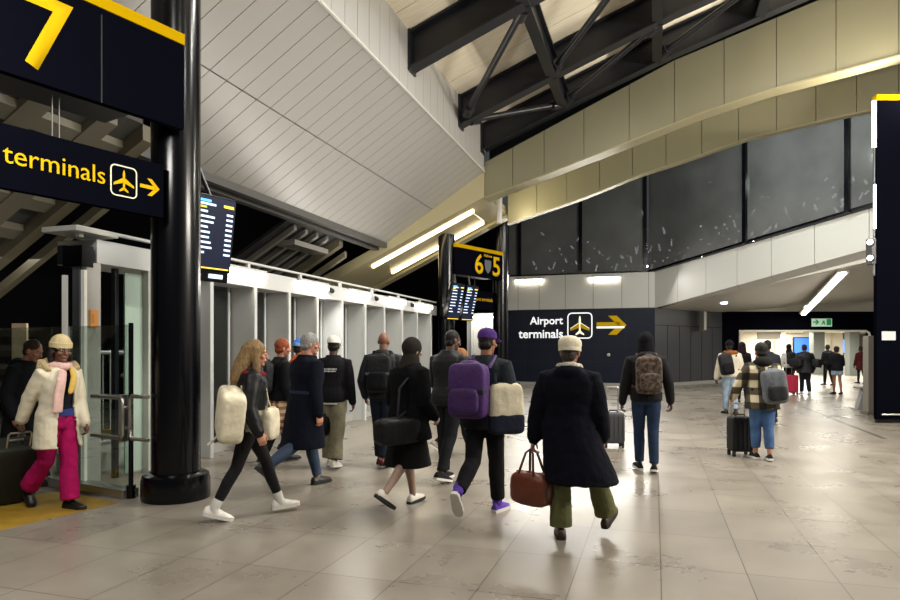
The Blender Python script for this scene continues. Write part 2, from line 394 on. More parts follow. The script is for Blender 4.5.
# ---- pale roof deck on dark steel
LOW1 = [(-10, 3.07), (-8.55, 3.75), (-4.4, 5.7), (-2.81, 6.19), (-.6, 6.87), (1.06, 7.4), (2.68, 7.8), (5.29, 8.25), (9, 8.75), (13, 9.2)]
UP1 = [(-4.4, 6.64), (-1.67, 7.83), (.43, 8.75), (3.83, 9.8), (9, 11.0), (13, 11.6)]
zb = lambda x: interp([(-4.4, 6.85), (-1.67, 7.95), (.43, 8.75), (3.83, 9.85), (9, 11.1), (13, 11.7)], x)
xs = [-4.4 + i * .8 for i in range(22)]
b = MB()
for xa, xb in zip(xs, xs[1:]):
    for y in [(-5 + j * 1.05) for j in range(21)]:
        b.hexa([V((xa, y, zb(xa) + .72)), V((xb, y, zb(xb) + .72)), V((xb, y + 1.03, zb(xb) + .72)), V((xa, y + 1.03, zb(xa) + .72)),
                V((xa, y, zb(xa) + .8)), V((xb, y, zb(xb) + .8)), V((xb, y + 1.03, zb(xb) + .8)), V((xa, y + 1.03, zb(xa) + .8))])
    b.hexa([V((xa, -5, zb(xa) + .79)), V((xb, -5, zb(xb) + .79)), V((xb, 17.2, zb(xb) + .79)), V((xa, 17.2, zb(xa) + .79)),
            V((xa, -5, zb(xa) + .9)), V((xb, -5, zb(xb) + .9)), V((xb, 17.2, zb(xb) + .9)), V((xa, 17.2, zb(xa) + .9))])
struct(b.build('ceiling_roof', BEIGE), 'pale boarded roof deck above the dark steel beams', 'ceiling')
def roof_beam(y, label):
    r = wempty('roof_beam', (X1, y, zb(X1))); tag(r, label, 'beam', 'dark steel roof beams')
    for nm, w, za, zc_ in (('web', .03, .03, .67), ('bottom_flange', .3, 0, .035), ('top_flange', .3, .665, .7)):
        b = MB()
        for xa, xb in zip(xs, xs[1:]):
            xa = max(xa, X1 + .01)
            b.hexa([V((xa, y - w / 2, zb(xa) + za)), V((xb, y - w / 2, zb(xb) + za)), V((xb, y + w / 2, zb(xb) + za)), V((xa, y + w / 2, zb(xa) + za)),
                    V((xa, y - w / 2, zb(xa) + zc_)), V((xb, y - w / 2, zb(xb) + zc_)), V((xb, y + w / 2, zb(xb) + zc_)), V((xa, y + w / 2, zb(xa) + zc_))])
        b.build(nm, STEEL_DARK, r)
    b = MB(); b.box((X1 + .02, y, zb(X1) + .36), (.04, .36, .8)); b.build('end_plate', STEEL_DARK, r)
for y, l in ((8.3, 'dark steel roof beam just above the top edge of the photo'), (11.5, 'dark steel roof beam nearest the viewer, at the top of the photo'),
             (14.76, 'dark steel roof beam between the nearest one and the olive fascia'), (16.8, 'dark steel roof beam running along the top of the olive fascia')):
    roof_beam(y, l)
PX = (-2.23, 0.05, 2.35)
k = 0
for x in PX:
    for ya, yb in ((8.3, 11.5), (11.5, 14.76), (14.76, 16.8)):
        z = zb(x)
        r = wempty('roof_purlin', (x, (ya + yb) / 2, z))
        tag(r, f'short dark steel tie beam, {["left", "middle", "right"][PX.index(x)]} line, {["ahead of the nearest roof beam", "between the first two roof beams", "next to the olive fascia"][(8.3, 11.5, 14.76).index(ya)]}', 'beam', 'tie beams between roof beams')
        for nm, w, z0_, z1_ in (('web', .04, .05, .5), ('bottom_flange', .22, 0, .05), ('top_flange', .22, .5, .55)):
            b = MB(); b.box((x, (ya + yb) / 2, z + (z0_ + z1_) / 2), (w, yb - ya - .04, z1_ - z0_)); b.build(nm, STEEL_DARK, r)
def brace(p, q, label):
    r = wempty('roof_brace', p); tag(r, label, 'brace', 'tubular roof braces')
    p, q = V(p), V(q); d = (q - p).normalized()
    b = MB(); b.tube(p, q, .07, 14); b.build('tube', STEEL_DARK, r, .6)
    for e, s in ((p, 1), (q, -1)):
        b = MB(); b.tube(e - d * .12, e + d * .12, .13, 14); b.build('end_joint', STEEL_DARK, r, .6)
brace((-4.1, 14.4, zb(-4.1) + .12), (-2.35, 11.8, zb(-2.35) + .1), 'tubular steel brace left of the first tie beam, under the pale deck')
brace((-4.1, 14.95, zb(-4.1) + .1), (-2.4, 16.5, zb(-2.4) + .12), 'low tubular steel brace beside the silver soffit corner')
brace((-2.1, 16.5, zb(-2.1) + .1), (-.08, 15.0, zb(-.08) + .1), 'tubular steel brace between the left and middle tie beams, near the olive fascia')
brace((-2.1, 14.5, zb(-2.1) + .1), (-.1, 11.8, zb(-.1) + .1), 'tubular steel brace between the left and middle tie beams, at the top of the photo')
brace((.2, 16.5, zb(.2) + .1), (2.25, 15.0, zb(2.25) + .1), 'tubular steel brace right of the middle tie beam')

b = MB()
for xa, xb in zip(xs, xs[1:]): b.hexa([V((xa, 17.6, zb(xa) - .9)), V((xb, 17.6, zb(xb) - .9)), V((xb, 17.75, zb(xb) - .9)), V((xa, 17.75, zb(xa) - .9)), V((xa, 17.6, zb(xa) + 1)), V((xb, 17.6, zb(xb) + 1)), V((xb, 17.75, zb(xb) + 1)), V((xa, 17.75, zb(xa) + 1))])
struct(b.build('wall_gable', STEEL_DARK), 'dark gable strip closing the roof above the olive fascia', 'wall')
# ---- olive-gold arched fascia, two tiers, and the lit trough to the left
def tier(name, y, th, cuts, lo, up, m, label, lip=.1):
    b = MB()
    for xa, xb in zip(cuts, cuts[1:]):
        n = 3
        for i in range(n):
            p = xa + (xb - xa) * i / n; q = xa + (xb - xa) * (i + 1) / n
            if i == 0: p += .008
            if i == n - 1: q -= .008
            b.hexa([V((p, y, lo(p))), V((q, y, lo(q))), V((q, y + .06, lo(q))), V((p, y + .06, lo(p))), V((p, y, up(p))), V((q, y, up(q))), V((q, y + .06, up(q))), V((p, y + .06, up(p)))])
    o = struct(b.build(name, m), label, 'fascia')
    b = MB()
    c2 = [cuts[0] + (cuts[-1] - cuts[0]) * i / 60 for i in range(61)]
    for p, q in zip(c2, c2[1:]):
        b.hexa([V((p, y + .03, lo(p) + .01)), V((q, y + .03, lo(q) + .01)), V((q, y + th, lo(q) + .01)), V((p, y + th, lo(p) + .01)),
                V((p, y + .03, up(p) - .01)), V((q, y + .03, up(q) - .01)), V((q, y + th, up(q) - .01)), V((p, y + th, up(p) - .01))])
    b.build('backing', GOLD, o)
    b = MB()
    for p, q in zip(c2, c2[1:]):
        b.hexa([V((p, y - .03, lo(p) - .04)), V((q, y - .03, lo(q) - .04)), V((q, y + th, lo(q) - .04)), V((p, y + th, lo(p) - .04)),
                V((p, y - .03, lo(p))), V((q, y - .03, lo(q))), V((q, y + th, lo(q))), V((p, y + th, lo(p)))])
    b.build('bottom_lip', mat('gold_trim', '8f8767', .4, metal=.2), o)
    return o
l1 = lambda x: interp(LOW1, x); u1 = lambda x: interp(UP1, x)
cuts1 = [-4.4, -3.62, -2.78, -1.75, -.62, .46, 1.6, 2.75, 4.0, 5.25, 6.5, 7.75, 9]
tier('trim_3', 17.05, .5, cuts1, l1, u1, GOLD, 'upper olive-gold panelled arch fascia below the roof deck')
LOW2 = [(-4.6, 5.36), (-4.22, 5.48), (-2.02, 6.09), (-.41, 6.64), (.6, 6.89), (2.49, 7.42), (4.83, 7.79), (9, 8.3)]
l2 = lambda x: interp(LOW2, x)
tier('trim_4', 19.5, .25, [-4.3, -3.4, -2.5, -1.55, -.62, .3, 1.25, 2.2, 3.15, 4.1, 5.05, 6, 7, 8, 9], l2, lambda x: l1(x) + 1.1, GOLD, 'lower recessed olive-gold arch fascia above the dark windows')
b = MB()
for p, q in zip(cuts1, cuts1[1:]):
    b.hexa([V((p, 17.4, l1(p) + .85)), V((q, 17.4, l1(q) + .85)), V((q, 19.6, l1(q) + .85)), V((p, 19.6, l1(p) + .85)), V((p, 17.4, l1(p) + .95)), V((q, 17.4, l1(q) + .95)), V((q, 19.6, l1(q) + .95)), V((p, 19.6, l1(p) + .95))])
struct(b.build('ceiling_link', GOLD), 'olive-gold soffit between the two arch fascias', 'ceiling')
gt = lambda x: max(l1(x) + .3, Z4 + (x - X4) * (Z1 - Z4) / (X1 - X4) + .15 if x > X4 - .2 else 0)
cl = [-9.6 + i * .4 for i in range(14)]; cl[-1] = -4.4
b = MB()
for p, q in zip(cl, cl[1:]):
    b.hexa([V((p, 17.0, l1(p))), V((q, 17.0, l1(q))), V((q, 17.35, l1(q))), V((p, 17.35, l1(p))), V((p, 17.0, gt(p))), V((q, 17.0, gt(q))), V((q, 17.35, gt(q))), V((p, 17.35, gt(p)))])
    b.hexa([V((p, 17.35, l1(p) + .08)), V((q, 17.35, l1(q) + .08)), V((q, 20.2, l1(q) + .08)), V((p, 20.2, l1(p) + .08)), V((p, 17.35, l1(p) + .3)), V((q, 17.35, l1(q) + .3)), V((q, 20.2, l1(q) + .3)), V((p, 20.2, l1(p) + .3))])
    b.hexa([V((p, 19.8, l1(p))), V((q, 19.8, l1(q))), V((q, 20.2, l1(q))), V((p, 20.2, l1(p))), V((p, 19.8, l1(p) + .3)), V((q, 19.8, l1(q) + .3)), V((q, 20.2, l1(q) + .3)), V((p, 20.2, l1(p) + .3))])
tr = struct(b.build('trim_5', mat('pale_gold_panel', 'a39a78', .4, metal=.1)), 'olive-gold sloping ceiling trough with two strips of light, behind the twin black columns', 'trough')
for yy, x0_, x1_, lb in ((17.75, -8.0, -4.9, 'upper bright strip light in the sloping gold trough'), (19.25, -8.0, -5.0, 'lower bright strip light in the sloping gold trough')):
    pts = [x0_ + (x1_ - x0_) * i / 8 for i in range(9)]
    b = MB()
    for p, q in zip(pts, pts[1:]):
        b.hexa([V((p, yy - .06, l1(p) + .0)), V((q, yy - .06, l1(q) + .0)), V((q, yy + .06, l1(q) + .0)), V((p, yy + .06, l1(p) + .0)),
                V((p, yy - .06, l1(p) + .08)), V((q, yy - .06, l1(q) + .08)), V((q, yy + .06, l1(q) + .08)), V((p, yy + .06, l1(p) + .08))])
    tag(b.build('strip_light', LEDW), lb, 'lamp', 'strip lights in the gold trough')
b = MB(); b.slab((-4.95, 17.6), (-4.95, 19.6), .5, 5.5, 5.56)
tag(b.build('vent_grille', BLACK), 'black vent opening at the upper end of the gold trough', 'vent')
b = MB(); b.tube((-4.25, 18.2, 5.2), (-4.25, 18.2, 6.2), .08, 12)
tag(b.build('downpipe', WHITE, None, .6), 'short pale pipe where the arch fascia meets the gold trough', 'pipe')

# ---- far wall: navy base, white band, dark windows
YA = 28.7
A0, Cn = V((-6.9, YA, 0)), V((0, YA, 0)); D = V((6.27, 22.9, 0)); E_ = Cn + (D - Cn) * 1.4
zt = lambda s: 4.85 + 1.05 * s; zl = lambda s: 3.33 + 1.0 * s         # band top and bottom along the angled run
b = MB(); b.slab(A0, Cn, .3, 0, 3.33)
wb = struct(b.build('wall_back', mat('navy_wall_panel', '0b1226', .4, spec=.25, var=(2, .15))), 'navy panelled wall carrying the big terminals sign', 'wall')
b = MB()
for x in (-5.55, -3.4, -1.2): b.box((x, YA - .004, 1.66), (.02, .01, 3.3))
for z in (1.05, 1.75): b.box((-3.4, YA - .004, z), (6.9, .01, .02))
b.build('panel_joint', GAP, wb)
b = MB(); b.box((-3.45, YA - .02, .07), (6.9, .05, .14)); struct(b.build('baseboard_back', mat('pale_skirting', '9b9994', .4)), 'pale skirting along the foot of the navy wall', 'baseboard')
F = at(722, 31.2)
b = MB(); b.slab(Cn, F, .3, 0, 3.33)
wc = struct(b.build('wall_back_side', DARKGREY), 'charcoal panelled wall leading to the bright passage', 'wall')
dd = (F - Cn).normalized(); nn = V((dd.y, -dd.x, 0))
b = MB()
for i in range(1, 6):
    p = Cn + dd * (i * (F - Cn).length / 6) + nn * .004; b.slab(p, p + dd * .02, .008, .1, 2.6, -1)
p = Cn + nn * .004; b.slab(p, F + nn * .004, .008, 2.6, 2.63, -1); b.build('panel_joint', GAP, wc)
b = MB(); b.slab(Cn + nn * .01, F + nn * .01, .04, 0, .14, -1); struct(b.build('baseboard_side', mat('pale_skirting', '9b9994', .4)), 'pale skirting along the charcoal wall', 'baseboard')
b = MB()
b.slab(A0, Cn, .4, 3.35, 4.85); 
struct(b.build('trim_6', WHITE), 'white panelled band under the windows above the navy wall', 'panel band')
# the rising angled run of the band and its chamfer
dn = (D - Cn).normalized(); back = V((-dn.y, dn.x, 0)); 
if back.y < 0: back = -back
Ln = (D - Cn).length
b = MB(); g = MB()
cuts = [0, .14, .3, .46, .62, .8, 1.0, 1.2, 1.4]
for s0, s1 in zip(cuts, cuts[1:]):
    e = .006 / Ln * 4
    p, q = Cn + (D - Cn) * (s0 + e * .4), Cn + (D - Cn) * (s1 - e * .4)
    l = lambda s: zl(s) + .34 * min(1, s)
    b.hexa([p + UP * l(s0), q + UP * l(s1), q + back * .05 + UP * l(s1), p + back * .05 + UP * l(s0), p + UP * zt(s0), q + UP * zt(s1), q + back * .05 + UP * zt(s1), p + back * .05 + UP * zt(s0)])
    c = lambda s: back * (.02 + .5 * min(1, s))
    b.hexa([p + UP * l(s0), q + UP * l(s1), q + c(s1) + UP * zl(s1), p + c(s0) + UP * zl(s0), p + back * .05 + UP * (l(s0) + .05), q + back * .05 + UP * (l(s1) + .05), q + c(s1) + back * .05 + UP * (zl(s1) + .05), p + c(s0) + back * .05 + UP * (zl(s0) + .05)])
    p, q = Cn + (D - Cn) * s0, Cn + (D - Cn) * s1
    g.hexa([p + back * .04 + UP * l(s0), q + back * .04 + UP * l(s1), q + back * .3 + UP * l(s1), p + back * .3 + UP * l(s0), p + back * .04 + UP * (zt(s0) - .01), q + back * .04 + UP * (zt(s1) - .01), q + back * .3 + UP * (zt(s1) - .01), p + back * .3 + UP * (zt(s0) - .01)])
o = struct(b.build('trim_7', WHITE), 'white panelled band rising to the right over the passage', 'panel band'); g.build('joint_backing', GAP, o)
b = MB()
for x in (-5.85, -4.9, -3.75, -2.55, -1.35, -.25): b.box((x, YA - .003, 4.1), (.014, .008, 1.5))
b.build('panel_joint', GAP, bpy.data.objects['trim_6'])
# windows: panes between dark mullions
WT = 9.4
mA = [-6.3, -5.75, -3.05, -.35]
def pane(a, b_, z0, n, label, m_at_end=True):
    a, b_ = V(a), V(b_); d_ = (b_ - a).normalized(); nb = V((-d_.y, d_.x, 0))
    if nb.y < 0: nb = -nb
    k_ = MB(); k_.slab(b_ - d_ * .12 - nb * .12, b_ + d_ * .02 - nb * .12, .2, z0[1] - .02, WT, 1 if nb.dot(V((-d_.y, d_.x, 0))) > 0 else -1)
    k_.hexa([a - nb * .05 + UP * z0[0], b_ - nb * .05 + UP * z0[1], b_ + nb * .05 + UP * z0[1], a + nb * .05 + UP * z0[0],
             a - nb * .05 + UP * (z0[0] + .08), b_ - nb * .05 + UP * (z0[1] + .08), b_ + nb * .05 + UP * (z0[1] + .08), a + nb * .05 + UP * (z0[0] + .08)])
    w = struct(k_.build(f'window_{n}', BLACK), label, 'window')
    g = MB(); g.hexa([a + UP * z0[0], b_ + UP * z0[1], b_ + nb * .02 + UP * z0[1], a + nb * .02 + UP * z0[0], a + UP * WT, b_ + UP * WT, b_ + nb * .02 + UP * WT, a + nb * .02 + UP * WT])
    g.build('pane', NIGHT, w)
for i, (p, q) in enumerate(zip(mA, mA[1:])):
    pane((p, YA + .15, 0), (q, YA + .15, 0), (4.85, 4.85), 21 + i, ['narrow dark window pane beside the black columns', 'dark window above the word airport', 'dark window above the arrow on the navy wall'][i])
Cw = Cn + V((-.35, .15, 0)); 
def sfind(u):
    q = lambda s: (lambda p: 450 + 650 * p.dot(RGT) / p.dot(FWD))(Cw + (D - Cn) * s)
    lo, hi = 0, 1.4
    for _ in range(40):
        m_ = (lo + hi) / 2
        if q(m_) < u: lo = m_
        else: hi = m_
    return lo
ss = [.0] + [sfind(u) for u in (747, 850)] + [1.4]
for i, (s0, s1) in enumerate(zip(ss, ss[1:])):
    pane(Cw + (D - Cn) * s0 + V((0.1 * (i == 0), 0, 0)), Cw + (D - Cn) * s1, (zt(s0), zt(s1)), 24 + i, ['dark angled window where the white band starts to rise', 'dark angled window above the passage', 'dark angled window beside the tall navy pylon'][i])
# ceiling over the passage mouth, lintel and lit passage beyond
GL, GR = at(722, 31.4), at(905, 31.4)
zp = lambda p: 3.33 + .1062 * p.x - .0575 * (p.y - 28.7)
b = MB(); b.prism([p + UP * zp(p) for p in (Cn + back * .3, D + back * .3, E_ + back * .3, GR, GL)], UP * .12)
struct(b.build('ceiling_passage', mat('passage_soffit', 'd6d2c8', .5)), 'pale sloping soffit over the passage mouth', 'ceiling')
OL, OR = at(739, 31.2), at(872, 31.2)
b = MB(); b.slab(at(720, 31.2), at(905, 31.2), .5, 2.52, 3.4); b.slab(at(720, 31.2), OL, .5, 0, 2.52); b.slab(OR, at(905, 31.2), .5, 0, 2.52)
b2 = MB(); b2.slab(at(720, 31.3), at(905, 31.3), .4, 3.4, 4.4)
struct(b2.build('wall_bulkhead', mat('passage_soffit', 'd6d2c8', .5)), 'pale bulkhead above the navy beam over the passage', 'wall')
lt = struct(b.build('wall_lintel', NAVY), 'navy beam over the passage carrying a green exit sign', 'wall')
b = MB(); b.path([at(740, 31.1, 0), at(740, 31.1, 2.2), at(741, 31.1, 2.38), at(744, 31.1, 2.46), at(866, 31.1, 2.46), at(869, 31.1, 2.38), at(870, 31.1, 2.2), at(870, 31.1, 0)], .05)
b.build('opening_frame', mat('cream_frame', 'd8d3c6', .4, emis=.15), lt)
CREAM = mat('cream_wall', 'e8e2d2', .6)
Q = lambda u, zc: at(u, zc)
b = MB(); b.slab(cw(13.6, 31.7), cw(13.6, 52), .2, 0, 3); struct(b.build('wall_passage_left', CREAM), 'cream left wall of the bright passage', 'wall')
b = MB(); b.slab(cw(19, 44), cw(26.6, 44), .2, 0, 3); struct(b.build('wall_passage_back', CREAM), 'cream lit wall facing the passage mouth', 'wall')
b = MB(); b.slab(cw(24.6, 52), cw(40, 52), .2, 0, 3); struct(b.build('wall_passage_far', mat('far_wall', 'aaa79c', .6)), 'far wall at the end of the passage', 'wall')
b = MB(); b.slab(cw(13.6, 31.7), cw(24, 31.7), 20.5, 2.75, 2.9); b.slab(cw(24, 31.7), cw(40, 31.7), 20.5, 2.75, 2.9)
struct(b.build('ceiling_corridor', mat('corridor_ceiling', 'b9b09a', .6)), 'low ceiling of the bright passage', 'ceiling')
for i, (u, zc) in enumerate(((762, 35), (805, 37), (846, 35), (795, 42), (835, 42))):
    b = MB(); p = at(u, zc, 2.72); b.box(p, (1.2, .25, .05), TH)
    tag(b.build('corridor_light', LEDW), ['recessed light at the left of the passage ceiling', 'recessed light at the middle of the passage ceiling', 'recessed light at the right of the passage ceiling', 'deeper recessed light in the passage ceiling, left', 'deeper recessed light in the passage ceiling, right'][i], 'lamp', 'recessed lights in the passage')
for i, (u, w, zc, z0_, z1_, h) in enumerate(((804, 1.3, 43.6, 1.0, 2.35, '1c4f9e'), (838, 1.5, 47, 1.3, 2.3, '3c72b8'))):
    p = at(u, zc); e = wempty('information_screen', p); tag(e, ['tall blue lit screen on the cream passage wall', 'small blue lit screen deeper in the passage'][i], 'screen', 'blue screens in the passage')
    b = MB(); b.box(p + UP * ((z0_ + z1_) / 2) + FWD * .05, (w + .1, .08, z1_ - z0_ + .1), TH); b.build('bezel', BLACK, e)
    b = MB(); b.box(p + UP * ((z0_ + z1_) / 2), (w, .03, z1_ - z0_), TH); b.build('display', mat('blue_display_' + h, h, emis=1.2), e)
    b = MB(); b.box(p + UP * (z0_ / 2) + FWD * .08, (.5, .08, z0_), TH); b.build('support', STEEL_DARK, e)
for i, (u, zc, w, m_) in enumerate(((780, 43.5, .5, CREAM), (817, 41, .7, mat('grey_pillar', '6f7470', .5)), (852, 39, .6, mat('grey_pillar', '6f7470', .5)), (826, 44, .35, mat('pale_pillar', 'c9c6b8', .5)))):
    b = MB(); b.box(at(u, zc, 1.4), (w, .5, 2.8), TH)
    tag(b.build('passage_pillar', m_), ['cream pillar left of the blue screen in the passage', 'grey-green pillar right of the tall blue screen', 'grey-green pillar at the right side of the passage', 'slim pale pillar between the blue screens'][i], 'pillar')
b = MB(); b.box(at(769, 40, 2.45), (1.4, .12, .5), TH); tag(b.build('hanging_panel', mat('grey_sign', '8d8a80', .5)), 'plain grey hanging panel inside the passage', 'panel')
for i, (u, zc) in enumerate(((841, 45), (847, 45.5))):
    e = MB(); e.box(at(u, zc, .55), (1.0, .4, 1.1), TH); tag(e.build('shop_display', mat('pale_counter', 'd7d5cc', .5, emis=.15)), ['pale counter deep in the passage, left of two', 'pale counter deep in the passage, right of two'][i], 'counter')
# right side and dark surroundings
b = MB(); b.slab((11.5, -5), (11.5, 19.8), .2, 0, 9.6, -1); struct(b.build('wall_right', GREY), 'pale grey wall far to the right', 'wall')
b = MB(); b.slab((-16, -5), (-16, 34), .2, 0, 9); struct(b.build('wall_far_left', VOID), 'black night beyond the glass screen', 'wall')
b = MB(); b.slab((-16, 33), (-6.2, 33), .2, 0, 8); struct(b.build('wall_far_back', VOID), 'black night beyond the twin columns', 'wall')
b = MB(); b.slab((-8.6, 30), (-6.35, 30), .1, 0, 3.3)
pw = struct(b.build('wall_end', WHITE), 'white lit screen seen between the twin black columns', 'wall')
for x in (-8.3, -7.7, -7.1, -6.6):
    q = MB(); q.box((x, 29.9, 1.5), (.08, .25, 3.0)); q.build('fin', FINW, pw)
b = MB(); b.box((-7.4, 29.7, 3.1), (1.6, .1, .1)); tag(b.build('wall_lamp', LED), 'added glowing bar brightening the white screen between the twin columns', 'lamp')  # glowing bar put in to make the white screen bright

# ---- stair undersides outside on the left
def flight(name, ya, yb, xa, xb, z_at, label, coffers):
    zf = lambda x: 4.4 + z_at + .58 * (x + 7.6)
    r = wempty(name, (xa, ya, 0)); tag(r, label, 'staircase')
    def sl_(x0, x1, y0_, y1_, a, c):
        return [V((x0, y0_, zf(x0) + a)), V((x1, y0_, zf(x1) + a)), V((x1, y1_, zf(x1) + a)), V((x0, y1_, zf(x0) + a)), V((x0, y0_, zf(x0) + c)), V((x1, y0_, zf(x1) + c)), V((x1, y1_, zf(x1) + c)), V((x0, y1_, zf(x0) + c))]
    b = MB(); b.hexa(sl_(xa, xb, ya, yb, .12, .2)); b.build('soffit', coffers or mat('dark_soffit', '1b1b1e', .6), r)
    b = MB(); b.hexa(sl_(xa, xb, yb - .2, yb, -.1, .3)); b.hexa(sl_(xa, xb, yb + .1, yb + .22, -.35, -.2)); b.build('edge_beam', mat('olive_beam', '5d5745', .5), r)
    return r, sl_
r, s_ = flight('staircase', 3.0, 7.6, -14, -6.85, -.2, 'dark coffered underside of a staircase rising behind the left signs', CONC)
b = MB(); x = -13.6
while x < -7.05:
    b.hexa(s_(x, x + .2, 3.0, 7.5, .02, .12)); x += .62
for y in (3.1, 4.0, 4.9, 5.8, 6.7): b.hexa(s_(-14, -6.9, y, y + .3, .0, .12))
b.build('rib', mat('rib_olive', '635f50', .6), r)
r, s_ = flight('escalator', 12.6, 15.2, -13, -7.7, 0, 'dark escalator rising behind the far half of the glass screen', None)
for i, y in enumerate((12.9, 13.4, 13.9, 14.4)):
    b = MB(); b.hexa(s_(-13, -7.75, y, y + .12, -.02, .1)); b.build('rail', mat('escalator_metal', '85827a', .4, metal=.5), r)
b = MB(); b.box((-8.1, 13.9, 4.05), (.5, 1.6, .12)); b.build('end_bracket', mat('escalator_metal', '85827a', .4, metal=.5), r)
b = MB()
for i in range(14): b.box((-8.3, 8.6 + i * .16, .7 + i * .1), (.03, .03, 1.0))
b.path([(-8.3, 8.5, 1.15), (-8.3, 10.9, 2.6)], .03); b.path([(-8.3, 8.5, .3), (-8.3, 10.9, 1.7)], .05)
tag(b.build('stair_balustrade', mat('balustrade_grey', '50534f', .5)), 'sloping barred balustrade seen through the first glass bays', 'railing')

# ---- glowing tubes added behind the dark windows to give glints in the glass
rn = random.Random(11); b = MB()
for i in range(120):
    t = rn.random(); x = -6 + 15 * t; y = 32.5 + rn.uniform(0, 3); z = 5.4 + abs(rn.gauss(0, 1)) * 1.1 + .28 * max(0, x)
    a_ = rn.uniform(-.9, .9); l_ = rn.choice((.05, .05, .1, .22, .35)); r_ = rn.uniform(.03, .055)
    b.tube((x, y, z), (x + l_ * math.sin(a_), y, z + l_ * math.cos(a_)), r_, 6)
tag(b.build('window_glints', mat('glint_glow', 'f1efe6', emis=10)), 'scattered small glowing tubes added behind the dark windows to give glints', 'lights', kind='stuff')

e = wempty('notice_board', at(20, 8.9)); tag(e, 'narrow pale board on a post behind the glass at the left edge', 'board')
q = at(20, 8.9); k_ = MB(); k_.box(q + UP * 1.6, (.2, .04, .7), TH); k_.build('panel', mat('board_cream', 'd9c2a0', .6), e)
k_ = MB(); k_.tube(q + FWD * .05, q + FWD * .05 + UP * 1.9, .03, 10); k_.build('post', STEEL_DARK, e, .6)

p, q = fl(803, 407), fl(884, 438.5)
b = MB(); s_ = (q - p).normalized().cross(UP) * .04; b.prism([v + UP * .001 for v in (p - s_, q - s_, q + s_, p + s_)], UP * .004)
struct(b.build('trim_8', mat('steel_inlay', '6d6962', .35, metal=.6)), 'thin dark drain strip set into the floor near the navy pylon', 'drain')
# ================================================================== columns, signs, fittings
def column(u, zc, top, label, base=True):
    p = at(u, zc); e = wempty('column', p); tag(e, label, 'column')
    b = MB(); b.tube(p, p + UP * top, .25, 40); b.build('shaft', BLACK, e, .6)
    if base:
        b = MB(); q = [(.345, 0), (.35, .03), (.35, .2), (.335, .26), (.29, .285), (.255, .29)]
        b.loft([[p + V((r * math.cos(t), r * math.sin(t), z)) for t in (2 * math.pi * i / 40 for i in range(40))] for r, z in q]); b.build('base_collar', BLACK, e, .6)
    return e
column(176, 7.0, 6.0, 'thick glossy black column on a round collar, beside the glass gate')
column(446.5, 19.5, 5.02, 'left of the twin black columns carrying the 6 and 5 sign')
column(500.5, 21.4, 5.75, 'right of the twin black columns, against the navy wall')
def sign_board(name, cat, p, r, L, z0, z1, label, top_y=.11, core=.5, core_end=.4, core_start=.0):
    """p: right end (floor point) for L<0, left end for L>0; front face through p along r"""
    n = r.cross(UP); e = wempty(name, p); tag(e, label, cat)
    a, b_ = (p, p + r * L) if L > 0 else (p + r * L, p)
    b = MB(); b.slab(a, b_, .08, z0, z1 - top_y); b.build('front_panel', NAVY, e, None, .004)
    if core:
        b = MB(); b.slab(a + r * core_start - n * .08, b_ - r * core_end - n * .08, core, z0 + .03, z1 - top_y); b.build('housing', STEEL_DARK, e)
    if top_y:
        b = MB(); b.slab(a + n * .01, b_ + n * .01, .1, z1 - top_y, z1); b.build('yellow_top', YELLOW, e)
    return e, n
r7 = rdir(32.2); p7 = cw(-2.74, 6.7)
s7, n7 = sign_board('platform_sign', 'sign', p7, r7, -3.2, 3.86, 4.84, 'dark platform sign with a big yellow 7 and yellow top, on the thick black column', core=.5, core_end=.5)
text('7', YELIT, s7, face_matrix(p7 - r7 * 1.55 + n7 * .003 + UP * 3.96, r7), width=.43, height=.66, bold=.014)
b = MB(); q = p7 - r7 * .87 + n7 * .004; b.slab(q, q + r7 * .012, .006, 3.86, 4.67); b.build('panel_joint', GAP, s7)
pT = cw(-2.93, 6.65)
sT, nT = sign_board('terminals_sign', 'sign', pT, r7, -2.9, 2.94, 3.48, 'hanging dark sign with yellow terminals lettering, plane symbol and arrow, beside the thick black column', top_y=0, core=.06, core_end=.02)
cz = 3.22
text('Airport terminals', YELIT, sT, face_matrix(pT - r7 * 2.262 + nT * .003 + UP * (cz - .12), r7), width=1.65, bold=0)
Mi = face_matrix(pT - r7 * .427 + nT * .003 + UP * cz, r7)
flat(ringpolys(.27, .3, .05, .012), mat('pale_outline', 'cfcfae', .5, emis=.3), sT, Mi, name='symbol_frame'); flat(plane_sym(.125), YELIT, sT, Mi, name='plane_symbol')
flat(arrow(.21, .17, .036), YELIT, sT, face_matrix(pT - r7 * .155 + nT * .003 + UP * cz, r7), name='arrow')
for t in (1.0, 1.06):
    b = MB(); q = pT - r7 * t - nT * .05; b.tube(q + UP * 3.48, q + UP * 3.86, .006, 6); b.build('hanger', STAIN, sT)
r6 = rdir(39.5); p6 = cw(.178, 19.3)
s6, n6 = sign_board('platform_sign', 'sign', p6, r6, 2.67, 3.84, 4.75, 'dark platform sign with yellow 6 and 5 and yellow top between the twin columns', core=.5, core_end=.5, core_start=.5)
text('6', YELIT, s6, face_matrix(p6 + r6 * .93 + n6 * .003 + UP * 3.93, r6), width=.42, height=.62, bold=.015)
text('5', YELIT, s6, face_matrix(p6 + r6 * 1.86 + n6 * .003 + UP * 3.93, r6), width=.4, height=.62, bold=.015)
text('Platforms', YELIT, s6, face_matrix(p6 + r6 * 1.4 + n6 * .003 + UP * 4.5, r6), width=.42, bold=.01)
flat([[(-.17, .2), (-.17, .02), (-.12, -.12), (0, -.22), (.12, -.12), (.17, .02), (.17, .2)]], mat('shield_grey', '565a66', .5), s6, face_matrix(p6 + r6 * 1.6 + n6 * .003 + UP * 4.2, r6), name='shield_mark')
pS = cw(.62, 20.3)
